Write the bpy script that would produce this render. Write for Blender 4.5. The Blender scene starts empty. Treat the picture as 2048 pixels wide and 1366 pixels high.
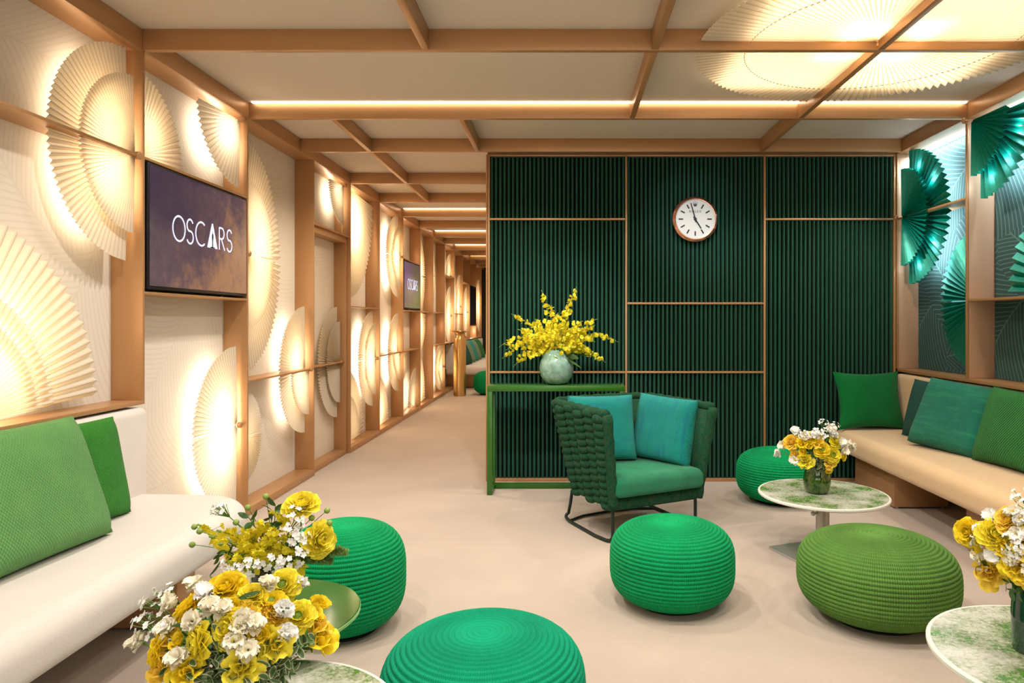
import bpy, bmesh, math, random
from mathutils import Vector, Matrix, Euler, noise as mnoise
random.seed(7)
R = math.radians
PI = math.pi
C = bpy.context.scene.collection
sc = bpy.context.scene
CAMZ = 1.3

# ------------------------------------------------------------------ camera, world, exposure
cam_d = bpy.data.cameras.new('camera')
cam_d.lens = 24.0
cam_d.sensor_width = 36.0
cam_d.shift_x = -104.0 / 2048
cam_d.shift_y = -41.0 / 2048
cam_d.clip_start = 0.05
cam = bpy.data.objects.new('camera', cam_d)
cam.location = (0, 0, CAMZ)
cam.rotation_euler = (R(90), 0, 0)
C.objects.link(cam)
sc.camera = cam
w = bpy.data.worlds.new('world')
sc.world = w
w.use_nodes = True
w.node_tree.nodes['Background'].inputs[0].default_value = (1.0, 0.87, 0.72, 1)
w.node_tree.nodes['Background'].inputs[1].default_value = 0.08
sc.view_settings.view_transform = 'Standard'
sc.view_settings.look = 'None'
sc.view_settings.exposure = 0.0
sc.view_settings.gamma = 1.0
sc.view_settings.use_curve_mapping = False
sc.cycles.max_bounces = 8
sc.cycles.diffuse_bounces = 4
sc.cycles.glossy_bounces = 3
sc.cycles.transmission_bounces = 6
sc.cycles.transparent_max_bounces = 8
sc.cycles.sample_clamp_indirect = 4.0
sc.cycles.caustics_reflective = False
sc.cycles.caustics_refractive = False

WARM = (1.0, 0.85, 0.66)
FANW = (1.0, 0.86, 0.66)
COOL = (0.76, 0.87, 1.0)
NEUT = (1.0, 0.94, 0.87)


def lamp(name, kind, loc, power, color=WARM, size=0.03, target=None, angle=100, blend=0.6, parent=None, sx=None, sy=None):
    d = bpy.data.lights.new(name, kind)
    d.energy = power
    d.color = color
    if kind == 'AREA':
        d.shape = 'RECTANGLE'
        d.size = sx
        d.size_y = sy
    else:
        d.shadow_soft_size = size
    if kind == 'SPOT':
        d.spot_size = R(angle)
        d.spot_blend = blend
    o = bpy.data.objects.new(name, d)
    C.objects.link(o)
    o.location = loc
    if target is not None:
        v = Vector(target) - Vector(loc)
        o.rotation_euler = v.to_track_quat('-Z', 'Y').to_euler()
    if parent is not None:
        o.parent = parent
    return o


# downlights of the lounge: small spots tucked behind the ceiling beams
SPOT = 68
for (x, y, p) in ((-1.2, 1.35, .9), (0.0, 1.35, 1.0), (1.2, 1.35, .9), (-1.3, 2.37, .9), (-0.2, 2.37, 1.0), (0.9, 2.37, .7), (2.35, 2.37, .7),
                  (-1.3, 3.47, .7), (-0.2, 3.47, .9), (-1.2, 4.63, .8), (-0.25, 4.63, .5), (0.95, 4.63, .55), (2.1, 4.63, .7)):
    lamp('ceiling_spot', 'SPOT', (x, y, 2.715), SPOT * p, NEUT, 0.03, (x, y, 0), 130, 0.5)
# added spots, unseen behind the corridor beams, to light the left wall
for y in (5.52, 7.84, 9.96, 12.03, 14.13, 16.23):
    lamp('corridor_fill', 'SPOT', (-1.2, y, 2.715), 75, WARM, 0.05, (-1.2, y, 0), 140, 0.6)
# accent spots: on the flowers of the console and on the clock
lamp('accent_spot', 'SPOT', (-0.1, 3.48, 2.715), 130, (0.88, 0.97, 1.0), 0.03, (-0.06, 5.3, 1.25), 38, 0.8)
lamp('clock_spot', 'SPOT', (0.6, 3.48, 2.715), 45, (0.6, 0.8, 1.0), 0.03, (1.05, 5.5, 2.1), 26, 0.7)
# added fill panels, unseen behind the camera, brightening room and ceiling
lamp('room_fill', 'AREA', (0.3, -1.2, 2.3), 30, NEUT, target=(0.3, 3.5, 0.9), sx=3.5, sy=0.8)
lamp('ceiling_fill', 'AREA', (0.3, -0.8, 0.6), 26, NEUT, target=(0.3, 2.5, 2.9), sx=3.5, sy=0.8)


# ------------------------------------------------------------------ node helpers and materials
class NT:
    def __init__(self, name):
        self.m = bpy.data.materials.new(name)
        self.m.use_nodes = True
        self.t = self.m.node_tree
        self.b = self.t.nodes['Principled BSDF']
        self.out = self.t.nodes['Material Output']

    def n(self, typ, ins=None, **kw):
        nd = self.t.nodes.new(typ)
        for k, v in kw.items():
            setattr(nd, k, v)
        for k, v in (ins or {}).items():
            if hasattr(v, 'is_output') or isinstance(v, bpy.types.NodeSocket):
                self.t.links.new(v, nd.inputs[k])
            else:
                nd.inputs[k].default_value = v
        return nd

    def link(self, a, b):
        self.t.links.new(a, b)

    def math(self, op, a, b=None, c=None):
        ins = {0: a}
        if b is not None:
            ins[1] = b
        if c is not None:
            ins[2] = c
        return self.n('ShaderNodeMath', ins, operation=op).outputs[0]

    def obj(self):
        return self.n('ShaderNodeTexCoord').outputs['Object']

    def mix(self, f, a, b):
        nd = self.t.nodes.new('ShaderNodeMix')
        nd.data_type = 'RGBA'
        for i, v in ((0, f), (6, a), (7, b)):
            if isinstance(v, bpy.types.NodeSocket):
                self.link(v, nd.inputs[i])
            else:
                nd.inputs[i].default_value = v if i == 0 else (*v[:3], 1)
        return nd.outputs[2]

    def ramp(self, f, stops):
        nd = self.t.nodes.new('ShaderNodeValToRGB')
        e = nd.color_ramp.elements
        while len(e) < len(stops):
            e.new(0.5)
        for el, (p, col) in zip(e, stops):
            el.position = p
            el.color = (*col, 1) if len(col) == 3 else col
        self.link(f, nd.inputs[0])
        return nd.outputs[0]

    def bump(self, h, dist=0.002, strength=1.0):
        b = self.n('ShaderNodeBump', {'Height': h, 'Distance': dist, 'Strength': strength})
        self.link(b.outputs[0], self.b.inputs['Normal'])

    def base(self, v):
        if isinstance(v, bpy.types.NodeSocket):
            self.link(v, self.b.inputs['Base Color'])
        else:
            self.b.inputs['Base Color'].default_value = (*v, 1)


def plain(name, col, rough=0.5, metal=0.0, var=0.0, scale=20.0, bump=0.0, bscale=200.0, spec=0.5, sheen=0.0, trans=0.0):
    m = NT(name)
    b = m.b
    b.inputs['Roughness'].default_value = rough
    b.inputs['Metallic'].default_value = metal
    b.inputs['Specular IOR Level'].default_value = spec
    b.inputs['Sheen Weight'].default_value = sheen
    b.inputs['Transmission Weight'].default_value = trans
    if var:
        n = m.n('ShaderNodeTexNoise', {'Vector': m.obj(), 'Scale': scale, 'Detail': 5.0})
        m.base(m.mix(n.outputs[0], [c * (1 - var) for c in col], [min(1, c * (1 + var)) for c in col]))
    else:
        m.base(col)
    if bump:
        n2 = m.n('ShaderNodeTexNoise', {'Vector': m.obj(), 'Scale': bscale, 'Detail': 3.0})
        m.bump(n2.outputs[0], bump)
    return m.m


M = {}
M['bronze'] = plain('bronze_paint', (0.47, 0.255, 0.112), 0.38, 0.3, 0.05, 6, 0.0003, 300)
M['champagne'] = plain('champagne_tone', (0.62, 0.40, 0.26), 0.4, 0.25, 0.03, 6)  # paler colour than the bronze boards
M['gold'] = plain('polished_gold', (0.62, 0.40, 0.16), 0.25, 0.9, 0.04, 8)
M['ceiling'] = plain('ceiling_fabric', (0.64, 0.56, 0.48), 0.9, 0, 0.06, 1.2, 0.002, 5)
M['carpet'] = plain('carpet', (0.52, 0.42, 0.34), 1.0, 0, 0.14, 2.5, 0.003, 350, 0.1, 0.2)
M['dark'] = plain('dark_surface', (0.012, 0.012, 0.012), 0.6)
M['plaster'] = plain('warm_plaster', (0.7, 0.6, 0.5), 0.9, 0, 0.03, 3)
M['white_velvet'] = plain('ivory_velvet', (0.64, 0.58, 0.52), 0.85, 0, 0.06, 9, 0.0008, 90, 0.2, 0.3)
M['tan_suede'] = plain('tan_suede', (0.67, 0.46, 0.25), 0.8, 0, 0.07, 9, 0.0008, 90, 0.2, 0.25)
M['black_metal'] = plain('dark_green_steel', (0.01, 0.022, 0.016), 0.4, 0.3)
M['steel'] = plain('brushed_steel', (0.52, 0.49, 0.45), 0.42, 0.65, 0.05, 30)
M['green_lacquer'] = plain('green_lacquer', (0.03, 0.13, 0.012), 0.25, 0.0, 0.04, 5)
M['rubber'] = plain('black_felt', (0.008, 0.012, 0.01), 0.9)
M['stem'] = plain('stem_green', (0.10, 0.22, 0.03), 0.6, 0, 0.2, 40)
M['yellow_petal'] = plain('yellow_petal', (0.93, 0.70, 0.025), 0.55, 0, 0.14, 60, 0, 0, 0.3)
M['gold_petal'] = plain('golden_petal', (0.93, 0.63, 0.07), 0.55, 0, 0.16, 60, 0, 0, 0.3)
M['lemon_petal'] = plain('lemon_petal', (0.93, 0.79, 0.06), 0.55, 0, 0.12, 60, 0, 0, 0.3)
M['cream_petal'] = plain('cream_petal', (0.90, 0.85, 0.68), 0.6, 0, 0.06, 50, 0, 0, 0.3)
M['white_petal'] = plain('white_petal', (0.92, 0.91, 0.87), 0.6, 0, 0.03, 50, 0, 0, 0.3)
M['orchid_petal'] = plain('orchid_petal', (0.93, 0.76, 0.03), 0.5, 0, 0.15, 80, 0, 0, 0.3)
M['pistil'] = plain('green_flower_centre', (0.14, 0.24, 0.015), 0.6, 0, 0.3, 300, 0.002, 500)
M['bud'] = plain('green_bud', (0.22, 0.32, 0.06), 0.6, 0, 0.2, 100)
M['leaf'] = plain('leaf_green', (0.045, 0.11, 0.02), 0.45, 0, 0.3, 40)
M['fern'] = plain('fern_green', (0.24, 0.36, 0.08), 0.7, 0, 0.2, 60)
M['black_plastic'] = plain('black_plastic', (0.01, 0.01, 0.011), 0.35)
M['rose_gold'] = plain('rose_gold', (0.66, 0.33, 0.24), 0.2, 0.95, 0.05, 20)
M['dial'] = plain('clock_dial', (0.80, 0.82, 0.80), 0.5)
M['ink'] = plain('black_ink', (0.008, 0.008, 0.009), 0.5)
M['grey_print'] = plain('grey_print', (0.06, 0.065, 0.08), 0.5)
M['bezel_white'] = plain('dial_ring', (0.80, 0.80, 0.84), 0.3, 0.4)


# petals let light through
for _k in ('yellow_petal', 'gold_petal', 'lemon_petal', 'cream_petal', 'white_petal', 'orchid_petal', 'fern'):
    _t = M[_k].node_tree
    _b = _t.nodes['Principled BSDF']
    _tr = _t.nodes.new('ShaderNodeBsdfTranslucent')
    _mx = _t.nodes.new('ShaderNodeMixShader')
    _mx.inputs[0].default_value = 0.2
    _t.links.new(_b.inputs['Base Color'].links[0].from_socket, _tr.inputs[0])
    _t.links.new(_b.outputs[0], _mx.inputs[1])
    _t.links.new(_tr.outputs[0], _mx.inputs[2])
    _t.links.new(_mx.outputs[0], _t.nodes['Material Output'].inputs[0])


def emis(name, col, strength):
    m = NT(name)
    m.b.inputs['Base Color'].default_value = (0, 0, 0, 1)
    m.b.inputs['Emission Color'].default_value = (*col, 1)
    m.b.inputs['Emission Strength'].default_value = strength
    return m.m


M['led'] = emis('warm_led_strip', (1.0, 0.82, 0.6), 7.0)
M['cool_led'] = emis('cool_led_strip', (0.85, 0.93, 1.0), 5.0)
M['glyph'] = emis('screen_lettering', (0.74, 0.74, 1.0), 1.5)


def variegated():
    m = NT('variegated_leaf')
    a = m.n('ShaderNodeAttribute', attribute_name='edge').outputs['Fac']
    m.base(m.ramp(a, [(0.0, (0.05, 0.11, 0.03)), (0.6, (0.09, 0.16, 0.05)), (0.8, (0.5, 0.52, 0.33)), (1, (0.6, 0.6, 0.42))]))
    m.b.inputs['Roughness'].default_value = 0.5
    return m.m


M['varieg'] = variegated()


def paper(name, col, tcol, fac=0.5, rough=0.6):
    m = NT(name)
    n = m.n('ShaderNodeTexNoise', {'Vector': m.obj(), 'Scale': 14.0, 'Detail': 4.0})
    c = m.mix(n.outputs[0], [x * 0.92 for x in col], col)
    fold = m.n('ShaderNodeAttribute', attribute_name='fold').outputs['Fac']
    fold_shade = m.n('ShaderNodeMapRange', {0: fold, 1: 0.70, 2: 0.97, 3: 0.0, 4: 1.0}).outputs[0]  # painted fold shading: paper colour darkens in a narrow line along the pleats
    c = m.mix(fold_shade, c, [x * 0.8 for x in col])
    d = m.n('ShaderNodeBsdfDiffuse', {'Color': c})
    t = m.n('ShaderNodeBsdfTranslucent', {'Color': m.mix(fold_shade, tcol, [tcol[0] * .68, tcol[1] * .60, tcol[2] * .48])})
    mx = m.n('ShaderNodeMixShader', {0: fac, 1: d.outputs[0], 2: t.outputs[0]})
    g = m.n('ShaderNodeBsdfGlossy', {'Roughness': rough, 'Color': (1, 1, 1, 1)})
    mx2 = m.n('ShaderNodeMixShader', {0: 0.03, 1: mx.outputs[0], 2: g.outputs[0]})
    m.link(mx2.outputs[0], m.out.inputs[0])
    return m.m


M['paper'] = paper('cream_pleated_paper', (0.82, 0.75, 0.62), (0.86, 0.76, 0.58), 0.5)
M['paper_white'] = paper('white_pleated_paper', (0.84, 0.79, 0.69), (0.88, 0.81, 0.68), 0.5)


def green_paper():
    m = NT('teal_pleated_foil')
    n = m.n('ShaderNodeTexNoise', {'Vector': m.obj(), 'Scale': 40.0, 'Detail': 5.0})
    m.base(m.mix(n.outputs[0], (0.0, 0.17, 0.12), (0.0, 0.33, 0.24)))
    m.b.inputs['Roughness'].default_value = 0.38
    m.b.inputs['Metallic'].default_value = 0.35
    return m.m


M['green_paper'] = green_paper()


def leaf_wallpaper(name, bg, line, cell=2.2, freq=95.0, width=0.35, axis='yz', relief=0.0):
    m = NT(name)
    co = m.obj()
    s = m.n('ShaderNodeSeparateXYZ', {0: co})
    u, v = (s.outputs[1], s.outputs[2])
    p = m.n('ShaderNodeCombineXYZ', {0: u, 1: v, 2: 0.0}).outputs[0]
    vor = m.n('ShaderNodeTexVoronoi', {'Vector': p, 'Scale': cell, 'Randomness': 0.9}, voronoi_dimensions='2D')
    # position relative to the cell's own point
    rel = m.n('ShaderNodeVectorMath', {0: p, 1: vor.outputs['Position']}, operation='SUBTRACT').outputs[0]
    cs = m.n('ShaderNodeSeparateColor', {0: vor.outputs['Color']})
    ang = m.math('MULTIPLY', cs.outputs[0], 6.2832)
    rs = m.n('ShaderNodeSeparateXYZ', {0: rel})
    ca = m.math('COSINE', ang)
    sa = m.math('SINE', ang)
    a = m.math('ADD', m.math('MULTIPLY', rs.outputs[0], ca), m.math('MULTIPLY', rs.outputs[1], sa))
    b = m.math('SUBTRACT', m.math('MULTIPLY', rs.outputs[1], ca), m.math('MULTIPLY', rs.outputs[0], sa))
    # a curved midrib, barbs that sweep away from it
    b2 = m.math('ADD', b, m.math('MULTIPLY', m.math('MULTIPLY', a, a), 0.5))
    ab = m.math('ABSOLUTE', b2)
    bend = m.math('SUBTRACT', m.math('MULTIPLY', ab, 1.1), m.math('MULTIPLY', m.math('MULTIPLY', ab, ab), 0.9))
    ph = m.math('SUBTRACT', a, bend)
    wv = m.math('SINE', m.math('MULTIPLY', ph, freq))
    ln = m.n('ShaderNodeMapRange', {0: wv, 1: 1 - width - 0.35, 2: 1 - width, 3: 0.0, 4: 1.0}).outputs[0]
    rib = m.n('ShaderNodeMapRange', {0: ab, 1: 0.003, 2: 0.007, 3: 1.0, 4: 0.0}).outputs[0]
    f = m.math('MAXIMUM', ln, rib)
    m.base(m.mix(f, bg, line))
    m.b.inputs['Roughness'].default_value = 0.8
    m.b.inputs['Specular IOR Level'].default_value = 0.15
    if relief:
        m.bump(f, relief)
    return m.m


M['wallpaper_cream'] = leaf_wallpaper('cream_leaf_wallpaper', (0.74, 0.66, 0.56), (0.70, 0.615, 0.51), 1.3, 165.0, 0.25, relief=0.00008)
M['wallpaper_teal'] = leaf_wallpaper('teal_leaf_wallpaper', (0.035, 0.075, 0.072), (0.085, 0.17, 0.15), 1.7, 150.0, 0.08)


def velvet_ridge():
    m = NT('green_corduroy')
    n = m.n('ShaderNodeTexNoise', {'Vector': m.obj(), 'Scale': 7.0, 'Detail': 6.0})
    m.base(m.mix(n.outputs[0], (0.012, 0.062, 0.036), (0.018, 0.09, 0.052)))
    m.b.inputs['Roughness'].default_value = 0.75
    m.b.inputs['Specular IOR Level'].default_value = 0.25
    m.b.inputs['Sheen Weight'].default_value = 0.35
    m.b.inputs['Sheen Roughness'].default_value = 0.35
    m.b.inputs['Sheen Tint'].default_value = (0.25, 0.75, 0.45, 1)
    n2 = m.n('ShaderNodeTexNoise', {'Vector': m.obj(), 'Scale': 260.0})
    m.bump(n2.outputs[0], 0.001)
    return m.m


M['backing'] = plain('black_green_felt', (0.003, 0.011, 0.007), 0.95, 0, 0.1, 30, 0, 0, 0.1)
M['corduroy'] = velvet_ridge()


def rope_mat(name, col, col2):
    m = NT(name)
    co = m.obj()
    s = m.n('ShaderNodeSeparateXYZ', {0: co})
    ang = m.math('ARCTAN2', s.outputs[1], s.outputs[0])
    rad = m.math('SQRT', m.math('ADD', m.math('MULTIPLY', s.outputs[0], s.outputs[0]), m.math('MULTIPLY', s.outputs[1], s.outputs[1])))
    k = m.math('MULTIPLY', ang, 210.0)
    st = m.math('SINE', k)
    n = m.n('ShaderNodeTexNoise', {'Vector': co, 'Scale': 12.0, 'Detail': 4.0})
    f = m.math('ADD', m.math('MULTIPLY', m.math('MULTIPLY', st, m.n('ShaderNodeMapRange', {0: rad, 1: 0.06, 2: 0.16}).outputs[0]), 0.22), n.outputs[0])
    m.base(m.mix(f, col2, col))
    m.b.inputs['Roughness'].default_value = 0.8
    m.b.inputs['Specular IOR Level'].default_value = 0.2
    m.bump(m.math('MULTIPLY', st, m.n('ShaderNodeMapRange', {0: rad, 1: 0.06, 2: 0.16}).outputs[0]), 0.0012)
    return m.m


M['pouf_emerald'] = rope_mat('emerald_rope', (0.0, 0.36, 0.115), (0.0, 0.24, 0.075))
M['pouf_teal'] = rope_mat('teal_green_rope', (0.0, 0.36, 0.18), (0.0, 0.25, 0.12))
M['pouf_lime'] = rope_mat('grass_green_rope', (0.125, 0.27, 0.045), (0.075, 0.185, 0.035))


def knit(name, col, col2, fx=130, fz=90, streak=None, bump=0.002, vertical=False):
    m = NT(name)
    co = m.obj()
    s = m.n('ShaderNodeSeparateXYZ', {0: co})
    a = m.math('SINE', m.math('MULTIPLY', s.outputs[0], fx * 6.28))
    b = m.math('SINE', m.math('MULTIPLY', s.outputs[2], fz * 6.28))
    wv = m.math('MULTIPLY', a, b)
    nz = m.n('ShaderNodeTexNoise', {'Vector': co, 'Scale': 9.0, 'Detail': 5.0})
    f = m.math('ADD', m.math('MULTIPLY', wv, 0.25), nz.outputs[0])
    c = m.mix(f, col2, col)
    if streak:
        mp = m.n('ShaderNodeMapping', {'Vector': co, 'Scale': (45.0, 5.0, 6.0) if vertical else (6.0, 5.0, 45.0)})
        n3 = m.n('ShaderNodeTexNoise', {'Vector': mp.outputs[0], 'Scale': 1.0, 'Detail': 4.0})
        fr = m.ramp(n3.outputs[0], [(0.5, (0, 0, 0)), (0.75, (1, 1, 1))])
        c = m.mix(fr, c, streak)
    m.base(c)
    m.b.inputs['Roughness'].default_value = 0.85
    m.b.inputs['Specular IOR Level'].default_value = 0.15
    m.b.inputs['Sheen Weight'].default_value = 0.1
    m.bump(wv, bump)
    return m.m


M['k_sage'] = knit('sage_knit', (0.13, 0.33, 0.085), (0.075, 0.22, 0.06), 85, 60)
M['k_grass'] = knit('grass_knit', (0.03, 0.24, 0.012), (0.012, 0.14, 0.006), 110, 90)
M['k_aqua'] = knit('aqua_weave', (0.01, 0.34, 0.28), (0.005, 0.22, 0.19), 120, 120, (0.01, 0.22, 0.27))
M['k_aqua2'] = knit('aqua_weave_upright', (0.01, 0.34, 0.28), (0.005, 0.22, 0.19), 120, 120, (0.01, 0.20, 0.28), vertical=True)
M['k_seat'] = knit('seat_weave', (0.03, 0.27, 0.13), (0.008, 0.15, 0.07), 120, 120)
M['k_emerald'] = knit('emerald_velvet', (0.0, 0.17, 0.035), (0.0, 0.11, 0.02), 300, 300, None, 0.0004)
M['k_dteal'] = knit('dark_teal_linen', (0.0, 0.11, 0.08), (0.0, 0.075, 0.055), 200, 200)
M['k_teal'] = knit('teal_weave', (0.01, 0.20, 0.12), (0.005, 0.13, 0.09), 120, 70, (0.02, 0.26, 0.12))
M['k_green'] = knit('bottle_knit', (0.02, 0.20, 0.03), (0.008, 0.11, 0.015), 60, 42, None, 0.004)
M['k_grey'] = knit('grey_green_knit', (0.2, 0.3, 0.17), (0.13, 0.2, 0.11), 90, 90)


def melange():
    m = NT('green_brown_melange')
    co = m.obj()
    n = m.n('ShaderNodeTexNoise', {'Vector': co, 'Scale': 60.0, 'Detail': 6.0, 'Roughness': 0.7})
    n2 = m.n('ShaderNodeTexNoise', {'Vector': co, 'Scale': 9.0, 'Detail': 3.0})
    c = m.ramp(n.outputs[0], [(0.36, (0.003, 0.035, 0.022)), (0.5, (0.008, 0.07, 0.036)), (0.60, (0.045, 0.05, 0.02)), (0.7, (0.008, 0.085, 0.045))])
    m.base(m.mix(m.math('MULTIPLY', n2.outputs[0], 0.5), c, (0.01, 0.065, 0.022)))
    m.b.inputs['Roughness'].default_value = 0.9
    m.b.inputs['Specular IOR Level'].default_value = 0.15
    n3 = m.n('ShaderNodeTexNoise', {'Vector': co, 'Scale': 300.0})
    m.bump(n3.outputs[0], 0.002)
    return m.m


M['melange'] = melange()


def speckle():
    m = NT('speckled_stone_glass')
    co = m.obj()
    n1 = m.n('ShaderNodeTexNoise', {'Vector': co, 'Scale': 8.0, 'Detail': 3.0})
    n2 = m.n('ShaderNodeTexNoise', {'Vector': co, 'Scale': 75.0, 'Detail': 8.0, 'Roughness': 0.75})
    n3 = m.n('ShaderNodeTexVoronoi', {'Vector': co, 'Scale': 60.0})
    s = m.math('ADD', m.math('MULTIPLY', n1.outputs[0], 0.75), m.math('MULTIPLY', n2.outputs[0], 0.75))
    c = m.ramp(s, [(0.60, (0.60, 0.58, 0.50)), (0.70, (0.44, 0.46, 0.34)), (0.80, (0.27, 0.31, 0.17)), (0.87, (0.06, 0.19, 0.02)), (0.97, (0.10, 0.30, 0.03))])
    f = m.math('LESS_THAN', n3.outputs['Distance'], 0.14)
    m.base(m.mix(m.math('MULTIPLY', f, 0.6), c, (0.80, 0.77, 0.68)))
    m.b.inputs['Roughness'].default_value = 0.25
    return m.m


M['speckle'] = speckle()
M['table_rim'] = plain('ivory_rim', (0.74, 0.71, 0.62), 0.35)


def celadon():
    m = NT('celadon_glaze')
    n = m.n('ShaderNodeTexNoise', {'Vector': m.obj(), 'Scale': 22.0, 'Detail': 6.0, 'Roughness': 0.65})
    m.base(m.ramp(n.outputs[0], [(0.3, (0.13, 0.24, 0.17)), (0.55, (0.24, 0.38, 0.29)), (0.75, (0.42, 0.52, 0.43))]))
    m.b.inputs['Roughness'].default_value = 0.15
    return m.m


M['celadon'] = celadon()


def art_glass(name, cols, rough=0.06, trans=0.0):
    m = NT(name)
    mp = m.n('ShaderNodeMapping', {'Vector': m.obj(), 'Scale': (1.0, 1.0, 0.45)})
    n = m.n('ShaderNodeTexNoise', {'Vector': mp.outputs[0], 'Scale': 38.0, 'Detail': 4.0, 'Distortion': 1.2})
    m.base(m.ramp(n.outputs[0], cols))
    m.b.inputs['Roughness'].default_value = rough
    m.b.inputs['Transmission Weight'].default_value = trans
    m.b.inputs['Coat Weight'].default_value = 0.4
    return m.m


M['moss_glass'] = art_glass('mossy_art_glass', [(0.35, (0.006, 0.03, 0.004)), (0.5, (0.03, 0.09, 0.01)), (0.64, (0.10, 0.13, 0.015)), (0.75, (0.02, 0.05, 0.008))])
M['olive_glass'] = art_glass('dark_olive_glass', [(0.3, (0.02, 0.035, 0.018)), (0.7, (0.05, 0.07, 0.035))], 0.05, 0.35)
M['forest_glass'] = art_glass('forest_glass', [(0.3, (0.006, 0.035, 0.02)), (0.7, (0.02, 0.075, 0.04))], 0.05, 0.25)
M['green_glass'] = plain('green_table_glass', (0.03, 0.13, 0.025), 0.1, 0, 0.0, 1, 0, 0, 0.4)
M['glass_edge'] = plain('pale_glass_edge', (0.28, 0.45, 0.16), 0.15)


def screen_mat(name, cA, cB, cC, strength):
    m = NT(name)
    co = m.obj()
    s = m.n('ShaderNodeSeparateXYZ', {0: co})
    n = m.n('ShaderNodeTexNoise', {'Vector': co, 'Scale': 6.0, 'Detail': 10.0, 'Roughness': 0.7})
    g = m.math('ADD', m.math('MULTIPLY', s.outputs[2], -0.55), m.math('MULTIPLY', s.outputs[1], 0.50))
    g = m.math('ADD', m.math('ADD', g, 0.12), m.math('MULTIPLY', n.outputs[0], 1.1))
    c = m.ramp(g, [(0.2, cA), (0.48, cB), (0.8, cC)])
    m.base((0.004, 0.004, 0.005))
    m.link(c, m.b.inputs['Emission Color'])
    m.b.inputs['Emission Strength'].default_value = strength
    m.b.inputs['Roughness'].default_value = 0.08
    return m.m


M['screen'] = screen_mat('television_picture', (0.040, 0.028, 0.065), (0.10, 0.06, 0.085), (0.42, 0.20, 0.10), 0.85)
M['screen_far'] = screen_mat('television_picture_far', (0.16, 0.08, 0.18), (0.10, 0.07, 0.05), (0.13, 0.14, 0.03), 0.9)
M['screen_off'] = plain('dark_screen', (0.006, 0.006, 0.008), 0.1)


# ------------------------------------------------------------------ mesh helpers
def finish(name, bm, mat, parent=None, smooth=None, loc=None):
    bmesh.ops.recalc_face_normals(bm, faces=bm.faces)
    me = bpy.data.meshes.new(name)
    bm.to_mesh(me)
    bm.free()
    mats = mat if isinstance(mat, (list, tuple)) else [mat]
    for x in mats:
        me.materials.append(x)
    if smooth is not None:
        me.polygons.foreach_set('use_smooth', [True] * len(me.polygons))
        if smooth < 179:
            try:
                me.set_sharp_from_angle(angle=R(smooth))
            except Exception:
                pass
    o = bpy.data.objects.new(name, me)
    C.objects.link(o)
    if parent is not None:
        o.parent = parent
    if loc is not None:
        o.location = loc
    return o


def tag(o, label=None, cat=None, group=None, kind=None):
    if label:
        o['label'] = label
    if cat:
        o['category'] = cat
    if group:
        o['group'] = group
    if kind:
        o['kind'] = kind
    return o


def thing(name, label, cat, loc=(0, 0, 0), rot=(0, 0, 0), group=None):
    o = bpy.data.objects.new(name, None)
    o.empty_display_size = 0.05
    C.objects.link(o)
    o.location = loc
    o.rotation_euler = rot
    return tag(o, label, cat, group)


def box(bm, x0, x1, y0, y1, z0, z1, bevel=0.0, seg=2):
    g = bmesh.ops.create_cube(bm, size=1.0)
    vs = g['verts']
    for v in vs:
        v.co = Vector((x0 + (v.co.x + .5) * (x1 - x0), y0 + (v.co.y + .5) * (y1 - y0), z0 + (v.co.z + .5) * (z1 - z0)))
    if bevel:
        es = list({e for v in vs for e in v.link_edges})
        bmesh.ops.bevel(bm, geom=es, offset=bevel, segments=seg, profile=0.5, affect='EDGES')
    return bm


def boxo(name, mat, x0, x1, y0, y1, z0, z1, bevel=0.0, parent=None, origin=None, seg=2):
    """a box object whose origin is the middle of its base (or the parent's)"""
    bm = bmesh.new()
    if parent is None:
        cx, cy, cz = (x0 + x1) / 2, (y0 + y1) / 2, z0
        box(bm, x0 - cx, x1 - cx, y0 - cy, y1 - cy, 0, z1 - z0, bevel, seg)
        return finish(name, bm, mat, None, 35 if bevel else None, (cx, cy, cz))
    box(bm, x0, x1, y0, y1, z0, z1, bevel, seg)
    return finish(name, bm, mat, parent, 35 if bevel else None)


def lathe(bm, prof, seg=48, sx=1.0, sy=1.0, capped=True, wob=None):
    rings = []
    for (r, z) in prof:
        if r < 1e-6:
            rings.append([bm.verts.new((0, 0, z))])
        else:
            ring = []
            for i in range(seg):
                a = 2 * PI * i / seg
                k = wob(a, z) if wob else 1.0
                ring.append(bm.verts.new((r * math.cos(a) * sx * k, r * math.sin(a) * sy * k, z)))
            rings.append(ring)
    for A, B in zip(rings, rings[1:]):
        if len(A) == 1 and len(B) == 1:
            continue
        for i in range(seg):
            j = (i + 1) % seg
            if len(A) == 1:
                bm.faces.new((A[0], B[i], B[j]))
            elif len(B) == 1:
                bm.faces.new((A[i], A[j], B[0]))
            else:
                bm.faces.new((A[i], A[j], B[j], B[i]))
    return bm


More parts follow.
